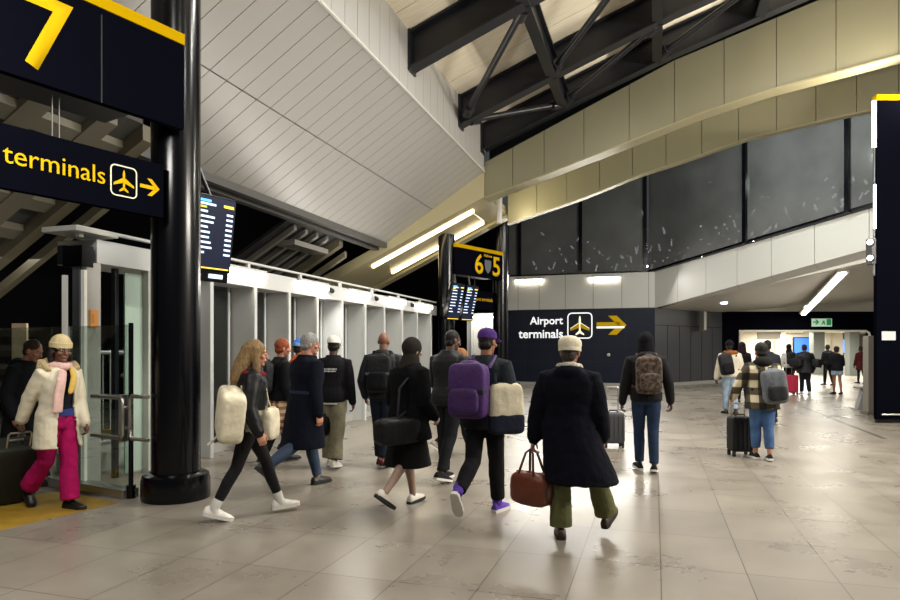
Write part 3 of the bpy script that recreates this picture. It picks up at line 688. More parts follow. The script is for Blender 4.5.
sS, nS = sign_board('terminals_sign', 'sign', pS, r6, 1.62, 2.85, 3.45, 'small dark hanging sign with yellow terminals lettering below the 6 and 5 sign', top_y=0, core=0)
text('Airport terminals', YELIT, sS, face_matrix(pS + r6 * .1 + nS * .003 + UP * 3.1, r6), width=1.1)
flat(arrow(.2, .2, .05), YELIT, sS, face_matrix(pS + r6 * 1.42 + nS * .003 + UP * 3.15, r6), name='arrow')
for t in (.3, 1.3):
    b = MB(); q = pS + r6 * t - nS * .04; b.tube(q + UP * 3.45, q + UP * 3.9, .015, 8); b.build('hanger', STEEL_DARK, sS)
# big wall lettering
wsn = wempty('wall_sign', (-3.5, YA, 2.6)); tag(wsn, 'large white Airport terminals lettering with plane symbol and yellow arrow on the navy wall', 'sign')
text('Airport', WHLIT, wsn, face_matrix((-5.32, YA - .006, 2.58), (1, 0, 0)), width=1.47, bold=.018)
text('terminals', WHLIT, wsn, face_matrix((-5.83, YA - .006, 2.08), (1, 0, 0)), width=1.98, bold=.018)
Mi = face_matrix((-3.12, YA - .006, 2.62), (1, 0, 0))
flat(ringpolys(1.08, 1.14, .2, .05), WHLIT, wsn, Mi, name='symbol_frame')
flat(plane_sym(.5), mat('sign_plane_white', 'f4f1d8', .5, emis=.7), wsn, Mi, name='plane_symbol')
flat([[(x * .5, y * .5 - .012) for x, y in PLANE[1]], [(x * .5, y * .5 - .012) for x, y in PLANE[2]]], YELIT, wsn, face_matrix((-3.12, YA - .012, 2.6), (1, 0, 0)), name='wing_mark')
flat(arrow(1.25, .82, .26), YELIT, wsn, face_matrix((-1.78, YA - .006, 2.62), (1, 0, 0)), name='arrow')
flat([[(x, y) for x, y in pl] for pl in arrow(1.25, .82, .08)[:1]], WHLIT, wsn, face_matrix((-1.78, YA - .012, 2.53), (1, 0, 0)), name='arrow_edge')
for i, (ua, ub) in enumerate(((516, 543), (589, 619))):
    xa, xb = [(t * CX * YA - SX * YA) / (CX + t * SX) for t in ((ua - 450) / 650, (ub - 450) / 650)]
    e = wempty('wall_lamp', ((xa + xb) / 2, YA - .05, 4.6)); tag(e, ['linear wall lamp on the white band, above the word airport', 'linear wall lamp on the white band, above the arrow'][i], 'lamp', 'linear lamps on the white band')
    b = MB(); b.box(((xa + xb) / 2, YA - .05, 4.72), (xb - xa + .06, .1, .05)); b.build('housing', FINW, e)
    b = MB(); b.box(((xa + xb) / 2, YA - .06, 4.62), (xb - xa, .08, .14)); b.build('diffuser', LED, e)
for x, z, l in ((-1.9, 1.35, 'small white round sensor on the navy wall right of the beret'), ):
    b = MB(); b.ell((x, YA - .02, z), (.07, .03, .07)); tag(b.build('wall_sensor', WHITE, None, .6), l, 'sensor')
b = MB(); b.slab(at(704, 29.2) , at(706.5, 29.2), .5, 2.45, 3.3); tag(b.build('projecting_plate', WHITE), 'slim white plate projecting from the charcoal wall', 'plate')
b = MB(); q = at(724, 27.5); q = q + UP * zp(q); b.tube(q, q - UP * .06, .13, 16); tag(b.build('downlight', LEDC), 'small round downlight in the pale soffit over the passage mouth', 'lamp')
# the long passage light
pa, pb = at(803.5, 30.6, hz(315, 30.6)), at(843.5, 21.3, hz(274, 21.3))
d = (pb - pa).normalized(); sd = d.cross(UP).normalized() * .085
e = wempty('passage_light', pa); tag(e, 'long slanting strip light on the soffit over the passage mouth', 'lamp')
b = MB(); b.hexa([pa - sd, pb - sd, pb + sd, pa + sd, pa - sd + UP * .06, pb - sd + UP * .06, pb + sd + UP * .06, pa + sd + UP * .06]); b.build('diffuser', LED, e)
b = MB(); s2 = sd * 2.2; b.hexa([pa - s2 + UP * .06, pb - s2 + UP * .06, pb + s2 + UP * .06, pa + s2 + UP * .06, pa - s2 + UP * .16, pb - s2 + UP * .16, pb + s2 + UP * .16, pa + s2 + UP * .16]); b.build('housing', GREY, e)
# exit sign
e = wempty('exit_sign', at(822, 31.1, 2.9)); tag(e, 'small green and white exit sign on the navy beam over the passage', 'sign')
p = at(812, 31.12); q = at(832, 31.12)
b = MB(); b.slab(p, q, .05, hz(326.5, 31.1), hz(318.5, 31.1)); b.build('panel', mat('exit_white', 'b9d8bf', .5, emis=.35), e)
M = face_matrix((p + q) / 2 - FWD * .004 + UP * 2.89, RGT); GRN = mat('exit_green', '1d7a4a', .5, emis=.5)
flat([[(x - .28, y) for x, y in pl] for pl in arrow(.28, .24, .06)], GRN, e, M, name='arrow')
flat([rrect(.22, .3, .03)], GRN, e, M @ Matrix.Translation((.33, 0, 0)), name='door_mark')
flat([[(-.05, .05), (.05, .07), (.07, -.02), (.1, -.12), (.05, -.13), (.01, -.05), (-.06, -.13), (-.1, -.11), (-.03, -.01)], rrect(.06, .06, .028)], GRN, e, M @ Matrix.Translation((.06, 0, 0)), name='running_figure')
# departure screens
SCR = mat('screen_blue', '121a33', .25, emis=.4); TXW = mat('screen_text', 'cfe0ff', emis=1.1); TXB = mat('screen_blue_text', '4aa3ff', emis=1.6); TXY = mat('screen_yellow', 'e9c93a', emis=1.4)
def screen(c, a, tilt, w, h, label, rows, seed):
    rnd = random.Random(seed)
    r = rdir(a); n = r.cross(UP); up = (UP * math.cos(rad(tilt)) + n * math.sin(rad(tilt))); M = face_matrix(c, r, up)
    e = empty('departure_screen', M=M); tag(e, label, 'screen')
    b = MB(); b.box((0, 0, -.06), (w, h, .1)); b.build('casing', BLACK, e, None, .008)
    I = Matrix.Identity(4); b = MB(); b.box((0, .01, -.008), (w - .04, h - .06, .012)); b.build('display', SCR, e)
    bx = lambda x0, x1, y0, y1: [(x0, y0), (x1, y0), (x1, y1), (x0, y1)]
    dz = Matrix.Translation((0, 0, .001)); L = -w / 2 + .04; R = w / 2 - .04
    flat([bx(L, L + w * .3, h / 2 - .09, h / 2 - .06)], TXB, e, dz, .002, 'heading')
    for q in (bx(R - w * .25, R, h / 2 - .12, h / 2 - .09), bx(L, L + w * .2, h / 2 - .16, h / 2 - .14), bx(L, R, -h / 2 + .035, -h / 2 + .05)): flat([q], TXY, e, dz, .002, 'yellow_line')
    pl = [bx(L, L + w * .42, h / 2 - .125, h / 2 - .1)]
    for i in range(rows):
        y = h / 2 - .2 - i * (h - .36) / rows
        pl += [bx(L, L + w * rnd.uniform(.2, .45), y - .012, y + .012), bx(R - w * .16, R, y - .012, y + .012)]
    for q in pl: flat([q], TXW, e, dz, .002, 'departure_line')
    return e, M
e, M = screen(at(214, 7.75, 2.97), 32, 8, .58, .9, 'tilted portrait departure board hanging behind the thick black column', 9, 1)
b = MB(); b.box((0, -.5, -.05), (.52, .14, .08)); b.build('lower_box', BLACK, e)
b = MB(); b.box((.08, -.5, -.005), (.2, .05, .01)); b.build('lit_label', TXW, e)
b = MB(); b.tube((0, .4, -.1), (-.1, .75, -.25), .025, 10); b.build('bracket', STEEL_DARK, e)
for i, (u, zc, l) in enumerate(((456, 18.4, 'left of two tilted portrait screens under the 6 and 5 sign'), (470, 19.0, 'right of two tilted portrait screens under the 6 and 5 sign'))):
    e, M = screen(at(u, zc, 2.93), 40, 14, .55, 1.05, l, 8, 5 + i)
    b = MB(); b.tube((0, .4, -.1), (0, .75, -.25), .03, 10); b.build('bracket', STEEL_DARK, e)
# ---- tall navy pylon on the right
x0 = 9.23; zc = 14.05
py = wempty('pylon', cw(x0, zc)); tag(py, 'tall navy sign pylon with yellow top at the right edge', 'sign')
b = MB(); b.slab(cw(x0, zc), cw(x0 + 2.2, zc), .12, .08, 6.97); b.build('body', NAVY, py, None, .006)
b = MB(); b.slab(cw(x0 - .02, zc - .02), cw(x0 + 2.2, zc - .02), .16, 6.97, 7.1); b.build('yellow_top', YELLOW, py)
b = MB(); b.slab(cw(x0 + .02, zc + .03), cw(x0 + 2.2, zc + .03), .08, 0, .08); b.build('plinth', BLACK, py)
b = MB(); b.path([cw(x0 + .05, zc - .08, .19), cw(x0 + 2.2, zc - .08, .19)], .02); b.path([cw(x0 + .3, zc - .08, .19), cw(x0 + .3, zc, .19)], .015); b.build('kick_rail', STAIN, py)
b = MB(); b.slab(cw(x0 - .03, zc + .05), cw(x0 - .03, zc + .09), .03, 3.2, 6.95, -1); b.build('edge_strip', mat('steel_edge', '7d7f86', .35, metal=.6), py)
b = MB(); b.box(cw(x0 - .05, zc + .02, 6.47), (.07, .05, 1.0), TH); b.build('warm_tube', LEDW, py)
b = MB(); b.box(cw(x0 - .035, zc + .02, 4.68), (.035, .04, .95), TH); b.build('cool_tube', LEDC, py)
b = MB(); b.slab(cw(x0 + .1, zc - .006), cw(x0 + .4, zc - .006), .005, 1.79, 1.98); b.build('notice', mat('paper_notice', 'cfd0d0', .6), py)
b = MB(); b.box(cw(x0 - .03, zc + .12, 3.72), (.14, .2, .55), TH); b.build('lamp_bracket', STEEL_DARK, py)
for z in (3.9, 3.56):
    b = MB(); b.tube(cw(x0 - .18, zc - .05, z), cw(x0 - .06, zc + .1, z), .07, 14); sp = b.build('spot_lamp', STEEL_DARK, py, .6)
    b = MB(); b.ell(cw(x0 - .19, zc - .06, z), (.055, .055, .055)); b.build('bulb', LED, sp, .6)
# gate post and perch bench by the passage
g = wempty('gate_post', at(870, 15.9)); tag(g, 'stone-grey square gate post beside the navy pylon', 'post')
b = MB(); b.box(at(870, 15.9, .96), (.22, .22, 1.92), TH); b.build('shaft', mat('post_grey', '8f8b82', .45), g, None, .01)
b = MB(); b.box(at(870, 15.9, .04), (.3, .3, .08), TH); b.build('foot', STAIN, g)
g = wempty('bench', at(862, 17.2)); tag(g, 'small grey perch bench on a Y-shaped leg, behind the gate post', 'bench'); p = at(862, 17.2)
b = MB(); b.box(p + UP * .58 + RGT * .3, (.9, .3, .05), TH); b.build('seat', mat('bench_grey', '8a8a88', .5), g, None, .01)
b = MB(); b.hexa([p + RGT * a + FWD * c + UP * z for z, a0, a1 in ((0.0, -.16, .02), (.56, .0, .14)) for a, c in ((a0, -.08), (a1, -.08), (a1, .08), (a0, .08))]); b.build('leg', mat('bench_grey', '8a8a88', .5), g)
b = MB(); b.box(p + UP * .015 - RGT * .05, (.34, .3, .03), TH); b.build('foot', mat('bench_grey', '8a8a88', .5), g)
# ---- glass gate by the column
ga, gb = at(131, 6.98), at(-12, 8.3)
gd = (gb - ga).normalized(); gl = (gb - ga).length
g = wempty('glass_gate', ga); tag(g, 'tall clear glass barrier standing in a steel tray left of the thick column', 'gate')
b = MB(); b.slab(ga + gd * .04, ga + gd * (gl * .5), .015, .1, 1.86); b.build('glass_panel', GLASS, g)
b = MB(); b.slab(ga + gd * (gl * .5 + .02), gb, .015, .1, 1.86); b.build('glass_panel', GLASS, g)
b = MB(); b.tube(ga, ga + UP * 1.88, .025, 14); b.tube(ga, ga + UP * .14, .05, 14); b.build('post', BLACK, g, .6)
b = MB(); b.slab(ga + gd * .02 + V((0, -.1, 0)), ga + gd * (gl * .5) + V((0, -.1, 0)), -.2, 0, .1); b.build('base_tray', STAIN, g, None, .01)
hr = wempty('handrail', ga); tag(hr, 'stainless looped handrail fixed across the glass gate', 'handrail')
fr = V((gd.y, -gd.x, 0)); fr = fr if fr.dot(FWD) < 0 else -fr
o = ga + fr * .08
b = MB(); b.path([o + gd * .55 + UP * 1.08, o + gd * .05 + UP * 1.08, o + gd * .02 + UP * 1.05, o + gd * .02 + UP * .68, o + gd * .05 + UP * .65, o + gd * .55 + UP * .65], .022); b.build('rail', STAIN, hr, .8)
b = MB(); b.box(o + gd * .06 - fr * .04 + UP * .86, (.05, .1, .5)); b.build('bracket', STAIN, hr)
h2 = wempty('handrail', ga - gd * .1); tag(h2, 'short stainless looped handrail between the glass gate and the thick column', 'handrail')
o = ga + fr * .06
b = MB(); b.path([o - gd * .36 + UP * 1.1, o - gd * .1 + UP * 1.1, o - gd * .07 + UP * 1.07, o - gd * .07 + UP * .68, o - gd * .1 + UP * .65, o - gd * .36 + UP * .65], .022); b.build('rail', STAIN, h2, .8)
b = MB(); b.path([o + UP * .98, o - gd * .09 + UP * .98], .018); b.path([o + UP * .76, o - gd * .09 + UP * .76], .018); b.build('link', STAIN, h2)
b = MB(); b.box(at(120, 8.6, .5), (.6, .03, .06)); tag(b.build('yellow_bar', YELLOW), 'small yellow bar low behind the glass gate', 'bar')
# ================================================================== people
def rx(a): return Matrix.Rotation(a, 3, 'X')
def rzm(a): return Matrix.Rotation(a, 3, 'Z')
def ering(c, ra, rb, R=None, n=24, e=1.0):
    f = lambda x: math.copysign(abs(x) ** e, x); R = R or Matrix.Identity(3)
    return [V(c) + R @ V((ra * f(math.cos(t)), rb * f(math.sin(t)), 0)) for t in (2 * math.pi * i / n for i in range(n))]
TORSO = [(-.10, .135, .10, 0), (-.03, .165, .118, -.005), (.04, .168, .118, -.005), (.14, .145, .10, .0), (.24, .15, .105, .005), (.35, .172, .115, .0), (.43, .18, .108, -.008), (.49, .15, .085, -.012), (.535, .075, .065, -.01), (.57, .056, .058, -.002)]
class Person:
    """Body frame: +Y is the way the person faces, +X their right, z up from the floor."""
    def __init__(s, label, u, zc, phi, H=1.72, legL=(22, 4, -8), legR=(-16, 26, 30), armL=(8, 8, 12, 0), armR=(8, 8, 12, 0), lean=2, head=(0, 4),
                 skin_col='8a5a42', sh=.2, vox=None, foot_yaw=8, girth=1.0, curl=.55, splay=(0, 0), group=None):
        s.k = k = H / 1.75; s.girth = girth; s.H = H
        s.pos = at(u, zc); s.rz = TH - rad(phi); s.vox = vox or (.0062 if zc < 8.5 else .0085 if zc < 12 else .013)
        s.far = zc > 12; s.skin = skin(skin_col); s.curl = curl
        s.root = empty('person', s.pos, s.rz); tag(s.root, label, 'person', group)
        s.R = rx(-rad(lean)); s.sh = sh
        # legs, first relative to the hip centre
        s.leg = {}; low = 9
        for sd, (a, b, f), sp in ((-1, legL, splay[0]), (1, legR, splay[1])):
            a, b, f = rad(a), rad(b), rad(f)
            hip = V((sd * .092 * k, 0, 0)); sx_ = math.tan(rad(sp)) * sd - sd * .03
            knee = hip + V((sx_, math.sin(a), -math.cos(a))) * .44 * k
            ank = knee + V((sx_ * .6, math.sin(a - b), -math.cos(a - b))) * .42 * k
            F = rzm(-sd * rad(foot_yaw)) @ rx(-f)
            for q in ((0, -.075, -.085), (0, .19, -.085)):
                low = min(low, (ank + F @ V(q) * k).z)
            s.leg[sd] = [hip, knee, ank, F]
        s.hip = V((0, 0, -low))
        for sd in (-1, 1):
            L = s.leg[sd]; L[0] += s.hip; L[1] += s.hip; L[2] += s.hip
        s.arm = {}
        for sd, (a, ab, e, iw) in ((-1, armL), (1, armR)):
            a, ab, e, iw = rad(a), rad(ab), rad(e), rad(iw)
            S = s.T((sd * (sh - .015), -.01, .452))
            d1 = s.R @ V((sd * math.sin(ab), math.sin(a) * math.cos(ab), -math.cos(a) * math.cos(ab)))
            E = S + d1 * .29 * k
            d2 = s.R @ V((sd * math.sin(ab) * .6 - sd * math.sin(iw), math.sin(a + e) * math.cos(iw), -math.cos(a + e) * math.cos(iw))); d2.normalize()
            Wr = E + d2 * .255 * k
            n = V((-sd, 0, 0)); n = (n - d2 * n.dot(d2)).normalized(); w = d2.cross(n) * (1 if sd > 0 else 1)
            if w.dot(s.R @ V((0, 1, .3))) < 0: w = -w             # thumb side
            s.arm[sd] = [S, E, Wr, d2, n, w]
        yaw, pit = head
        s.HR = s.R @ rzm(-rad(yaw)) @ rx(-rad(pit))
        s.neck = s.T((0, -.005, .56)); s.hc = s.neck + s.HR @ V((0, .02, .135)) * 1.0
        s.body()
    def T(s, p): return s.hip + s.R @ (V(p) * s.k)
    def W(s, p): return s.pos + rzm(s.rz) @ V(p)                   # body frame -> hall
    def grip(s, sd):                                                # middle of the closed hand, body frame
        S, E, Wr, d, n, w = s.arm[sd]; return Wr + (d * .095 + n * .025) * s.k
    def H_(s, p): return s.hc + s.HR @ V(p)
    def torso(s, mb, th=0.0, z0=None, z1=None, extra=(), flat=1.0, R=None):
        rings = []; g = s.girth
        pts = [q for q in TORSO if (z0 is None or q[0] >= z0 - 1e-6) and (z1 is None or q[0] <= z1 + 1e-6)]
        if z0 is not None: pts = [q for q in pts if q[0] > z0 + .02]; pts.insert(0, s.tat(z0))
        if z1 is not None: pts = [q for q in pts if q[0] < z1 - .005]; pts.append(s.tat(z1))
        for z, a, b, y in pts:
            sw = 1 + (s.sh / .2 - 1) * min(1, max(0, (z - .2) / .2))
            gg = g if z < .4 else 1 + (g - 1) * .5
            rings.append(ering(s.T((0, y, z)), (a * sw * gg + th) * s.k, (b * gg + th) * s.k, R or s.R, e=.88))
        mb.loft(rings)
    def tat(s, z):
        for p, q in zip(TORSO, TORSO[1:]):
            if p[0] <= z <= q[0]:
                t = (z - p[0]) / (q[0] - p[0]); return (z,) + tuple(p[i] + (q[i] - p[i]) * t for i in (1, 2, 3))
        p = TORSO[0] if z < TORSO[0][0] else TORSO[-1]; return (z,) + p[1:]
    def hand(s, mb, sd):
        S, E, Wr, d, n, w = s.arm[sd]; k = s.k
        if s.far:
            mb.limb([Wr, Wr + d * .05 * k, Wr + d * .1 * k + n * .02 * k, Wr + d * .13 * k + n * .05 * k], [.026 * k, .036 * k, .036 * k, .022 * k], 10); 
        else:
            rg = []
            for t, hw, ht in ((-.01, .026, .022), (.02, .034, .02), (.055, .04, .018), (.085, .041, .015), (.092, .036, .011)):
                rg.append([Wr + (d * t + w * (hw * math.cos(q)) + n * (ht * math.sin(q))) * k for q in (2 * math.pi * i / 14 for i in range(14))])
            mb.loft(rg)
            c = s.curl
            for j, (off, ln) in enumerate(((.03, .078), (.0105, .088), (-.0095, .082), (-.028, .064))):
                p = Wr + (d * .082 + w * off) * k; pts = [Wr + (d * .06 + w * off) * k, p]; ang = 0
                for f, bnd in ((.45, .75), (.32, 1.0), (.25, .7)):
                    ang += bnd * c * 1.35
                    p = p + (d * math.cos(ang) + n * math.sin(ang)) * ln * f * k; pts.append(p)
                mb.limb(pts, [.0095 * k, .0098 * k, .009 * k, .0085 * k, .0075 * k], 8)
            b0 = Wr + (d * .02 + w * .026 + n * .004) * k
            b1 = b0 + (d * .03 + w * .022 + n * .012) * k; b2 = b1 + (d * .028 + w * .006 + n * .014) * k; b3 = b2 + (d * .02 - w * .004 + n * .012 * c) * k
            mb.limb([b0, b1, b2, b3], [.014 * k, .0115 * k, .01 * k, .008 * k], 8)
    def body(s):
        mb = MB(); k = s.k
        s.torso(mb, -.012)
        for sd in (-1, 1):
            hip, kn, an, F = s.leg[sd]; g = s.girth
            mb.limb([hip + V((0, 0, .03)), hip.lerp(kn, .35), hip.lerp(kn, .75), kn, kn.lerp(an, .3) - V((0, .012 * k, 0)), kn.lerp(an, .65), an], [x * k for x in (.082 * g, .078 * g, .06 * g, .052, .054, .042, .034)], 14)
            mb.limb([an + F @ V((0, -.03, -.04)) * k, an + F @ V((0, .05, -.045)) * k, an + F @ V((0, .14, -.062)) * k], [.03 * k, .03 * k, .024 * k], 10)
            S, E, Wr, d, n, w = s.arm[sd]
            mb.limb([s.T((sd * .1, -.008, .46)), S, S.lerp(E, .35), S.lerp(E, .8), E, E.lerp(Wr, .3), Wr], [x * k for x in (.05, .056, .05, .042, .038, .04, .026)], 12)
            s.hand(mb, sd)
        mb.limb([s.T((0, -.01, .5)), s.neck, s.hc + s.HR @ V((0, -.018, -.05))], [.062 * k, .055 * k, .054 * k], 14)
        # head: skull, jaw, chin, nose, brow, lips, ears
        mb.ell(s.H_((0, -.012, .03)), (.074, .094, .092), s.HR); mb.ell(s.H_((0, .018, -.04)), (.058, .07, .078), s.HR); mb.ell(s.H_((0, .062, -.095)), (.03, .026, .022), s.HR)
        mb.limb([s.H_((0, .085, .018)), s.H_((0, .098, -.01)), s.H_((0, .106, -.03))], [.01, .012, .016], 10)
        mb.ell(s.H_((0, .076, .03)), (.052, .016, .012), s.HR); mb.ell(s.H_((0, .084, -.062)), (.026, .013, .011), s.HR)
        for sd in (-1, 1):
            mb.ell(s.H_((sd * .076, -.012, -.01)), (.012, .022, .034), s.HR); mb.ell(s.H_((sd * .045, .06, -.025)), (.024, .022, .02), s.HR); mb.ell(s.H_((sd * .031, .074, .008)), (.015, .014, .0115), s.HR)
        me = remesh(mb.mesh('body'), s.vox, 2)
        o = link('body', me, s.skin, s.root, 3.2)
        if not s.far:
            me.materials.append(mat('eye_white', 'd8d2ca', .3)); me.materials.append(mat('eye_dark', '20140f', .25)); me.materials.append(skin('8a4038'))
            Ri = s.HR.inverted()
            for p in me.polygons:
                q = Ri @ (p.center - s.hc)
                if q.y < .06 or q.z < -.08 or q.z > .03: continue
                if q.y > .084 and abs(q.x) < .024 and -.07 < q.z < -.054: p.material_index = 3
                x = abs(q.x) - .031
                if (x / .012) ** 2 + ((q.z - .008) / .0058) ** 2 < 1: p.material_index = 2 if abs(x) < .006 else 1
    # ------------------------------------------------------------ clothes
    def cv(s, base=.0095): return base if s.pos.length < 9 else base * 1.35 if s.pos.length < 13 else base * 1.8
    def top(s, name, m, th=.022, hem=-.06, flare=.0, sleeve=.02, cuff=.0, collar=.03, hood_down=False, drop=0.0, wr=.006, belly=0.0, seed=1, skew=0.0, hy=0.0, smooth=4):
        """hem: height of the lower edge relative to the hips (metres at 1.75 m tall)"""
        mb = MB(); k = s.k; g = s.girth
        if hem < -.1:
            s.torso(mb, th, z0=-.03)
            rings = []; n = 6; z, a, b, y = s.tat(-.03)
            for i in range(n + 1):
                t = i / n; zz = .02 + (hem - .02) * t; f = flare * t
                Rr = s.R if zz > -.1 else Matrix.Identity(3)
                c = s.hip + (s.R @ V((0, y, .02))) * k + V((skew * t, hy * t, (zz - .02) * k))
                rings.append(ering(c, (.168 * g + th + f * .75) * k, (.118 * g + th + f + .012 * t) * k, Matrix.Identity(3) if t > .15 else s.R, e=.88))
            mb.loft(rings)
        else:
            s.torso(mb, th, z0=max(hem, -.1))
        if belly: mb.ell(s.T((0, .05, .1)), (.16 * k, .12 * k, .17 * k), s.R)
        for sd in (-1, 1):
            S, E, Wr, d, n_, w = s.arm[sd]; q = sleeve
            mb.limb([s.T((sd * .09, -.008, .47)), S, S.lerp(E, .4), S.lerp(E, .85), E, E.lerp(Wr, .45), Wr - d * (.0 - cuff) * k], [x * k for x in (.06 + q * .7, .06 + q, .056 + q, .05 + q, .048 + q, .045 + q * .9, .036 + q * .8)], 14)
        if collar: mb.limb([s.T((0, -.008, .5)), s.T((0, -.004, .535 + collar))], [(.075) * k, (.07) * k], 18, False)
        if hood_down:
            mb.ell(s.T((0, -.1, .5)), (.13 * k, .075 * k, .085 * k), s.R)
        return mb.cloth(name, m, s.root, s.cv(), smooth, wr, 7, seed)
    def trousers(s, m, w=.0, cuff=.0, top=.06, length=.96, name='trousers', knee=None, wr=.005, seed=2):
        mb = MB(); k = s.k; g = s.girth
        s.torso(mb, .008, z0=-.1, z1=top)
        for sd in (-1, 1):
            hip, kn, an, F = s.leg[sd]
            P_ = [hip + V((0, 0, .02)), hip.lerp(kn, .3), hip.lerp(kn, .75), kn, kn.lerp(an, .35) - V((0, .008 * k, 0)), kn.lerp(an, .7), kn.lerp(an, length)]
            r = [.092 * g + w * .3, .088 * g + w * .5, .07 * g + w * .8, .062 + w, .062 + w, .052 + w + cuff * .6, .046 + w + cuff]
            if length < .3:
                P_ = [hip + V((0, 0, .02)), hip.lerp(kn, .3), hip.lerp(kn, .3 + length)]; r = [.095 * g, .095 * g + w, .092 * g + w]
            mb.limb(P_, [x * k for x in r], 14, False)
        return mb.cloth(name, m, s.root, s.cv(), 3, wr, 9, seed)
    def skirt(s, m, hem=-.42, flare=.06, top=.05, name='skirt', hy=0.0):
        mb = MB(); k = s.k; s.torso(mb, .012, z0=-.05, z1=top)
        rings = []
        for i in range(7):
            t = i / 6; rings.append(ering(s.hip + V((0, hy * t, (.0 + hem * t) * k)), (.178 + flare * t) * k, (.13 + flare * 1.1 * t) * k, e=.9))
        mb.loft(rings); return mb.cloth(name, m, s.root, s.cv(), 3, .006, 6, 3)
    def shoes(s, m, sole=None, high=0.0, size=1.0, sole_h=.026, toe=None):
        sole = sole or mat('dark_sole', '17171a', .7)
        k = s.k * size
        for sd in (-1, 1):
            hip, kn, an, F = s.leg[sd]; o_ = an + F @ V((0, 0, -.085 * s.k))
            P_ = lambda x, y, z: o_ + F @ V((x, y, z)) * k
            mb = MB(); rings = []
            for y, hw, zt_ in ((-.085, .022, .055), (-.078, .033, .085), (-.05, .038, .1), (0, .041, .108), (.045, .045, .092), (.09, .049, .074), (.14, .047, .06), (.175, .038, .05), (.195, .018, .036)):
                rings.append([P_(hw * math.cos(t) * (1 if math.sin(t) < 0 else 1 - .25 * math.sin(t)), y, max(.008, .03 + (zt_ - .03) * math.sin(t) if math.sin(t) > 0 else .03 + .022 * math.sin(t))) for t in (2 * math.pi * i / 16 for i in range(16))])
            mb.loft(rings)
            if high: mb.limb([P_(0, -.01, .07), P_(0, -.015, .09 + high)], [.046 * k, .05 * k], 14, False)
            ob = mb.build('shoe', m, s.root, 1.2)
            sb = MB(); out = [(0, -.09), (.028, -.084), (.042, -.05), (.042, .0), (.05, .08), (.05, .14), (.04, .18), (.02, .2), (0, .204)]
            out = out + [(-x, y) for x, y in out[-2:0:-1]]
            sb.loft([[P_(x, y, 0) for x, y in out], [P_(x, y, sole_h) for x, y in out]]); sb.build('sole', sole, ob, .5)
    def hair(s, m, style='short'):
        mb = MB(); H = s.H_; R = s.HR
        if style in ('short', 'long', 'crop', 'bun'):
            g = .004 if style == 'crop' else .012
            mb.ell(H((0, -.022, .038)), (.076 + g, .092 + g, .09 + g), R); mb.ell(H((0, -.05, -.03)), (.066 + g, .052 + g, .06), R)
        if style == 'long':
            mb.limb([H((0, -.06, .04)), H((0, -.085, -.06)), s.T((0, -.115, .52)), s.T((.02, -.14, .42)), s.T((.01, -.145, .34))], [.085, .09, .088, .075, .035], 14)
            for sd in (-1, 1): mb.limb([H((sd * .07, -.005, .05)), H((sd * .082, 0, -.05)), s.T((sd * .1, .03, .5)), s.T((sd * .1, .05, .4))], [.035, .035, .035, .02], 10)
        if style == 'bun': mb.ell(H((0, -.13, .06)), (.05, .05, .05), R)
        if style == 'tail': 
            mb.ell(H((0, -.022, .038)), (.088, .103, .1), R); mb.limb([H((0, -.1, .05)), H((0, -.15, .0)), H((0, -.16, -.1)), H((0, -.14, -.18))], [.035, .04, .035, .015], 10)
        return mb.cloth('hair', m, s.root, .007 if not s.far else .013, 2, .006, 22, 5)
    def hat(s, m, style, m2=None):
        mb = MB(); H = s.H_; R = s.HR
        if style == 'beanie':
            mb.ell(H((0, -.018, .062)), (.092, .112, .1), R)
            o = mb.cloth('beanie', m, s.root, .007, 2, .003, 25, 7)
            b = MB(); b.loft([ering(H((0, -.015, z)), .095 * f, .113 * f, R, 28) for z, f in ((.028, .97), (.028, 1.04), (.075, 1.05), (.08, .98))]); b.build('cuff', m2 or m, o, .8)
            return o
        if style == 'cap':
            rg = [ering(H((0, -.015, z)), .091 * f, .112 * f, R, 28) for z, f in ((.035, 1), (.07, .98), (.1, .88), (.125, .66), (.138, .35), (.142, .06))]
            mb.loft(rg); o = mb.build('cap', m, s.root, 1.2)
            b = MB(); pts = [(-.075, .07), (-.075, .11), (-.05, .165), (0, .185), (.05, .165), (.075, .11), (.075, .07), (0, .09)]
            b.loft([[H((x, y, .036 - y * .12)) for x, y in pts], [H((x, y, .046 - y * .12)) for x, y in pts]]); b.build('brim', m2 or m, o)
            return o
        if style == 'flatcap':
            mb.loft([ering(H((0, -.015, z + .0)), .094 * f, .116 * f, R @ rx(rad(0)), 30) for z, f in ((.02, .94), (.03, .99), (.055, 1.04), (.08, 1.04), (.102, .94), (.12, .75), (.132, .46), (.137, .12))])
            o = mb.cloth('cap', m, s.root, .007, 2, .003, 16, 2)
            b = MB(); b.loft([ering(H((0, -.015, z)), .096 * f, .117 * f, R, 28) for z, f in ((.005, .97), (.005, .99), (.03, 1.0), (.033, .97))]); b.build('band', m2 or m, o, .8)
            return o
        if style == 'hood':
            mb.ell(H((0, -.04, .022)), (.105, .118, .122), R); mb.limb([H((0, -.05, -.03)), s.T((0, -.03, .5))], [.105, .12], 18)
            return mb.cloth('hood', m, s.root, .009, 3, .005, 9, 3)
        if style == 'headscarf':
            mb.ell(H((0, -.022, .03)), (.094, .112, .112), R); mb.limb([H((0, -.02, -.06)), s.T((0, -.02, .49))], [.085, .125], 18)
            return mb.cloth('hood', m, s.root, .009, 3, .004, 9, 3)
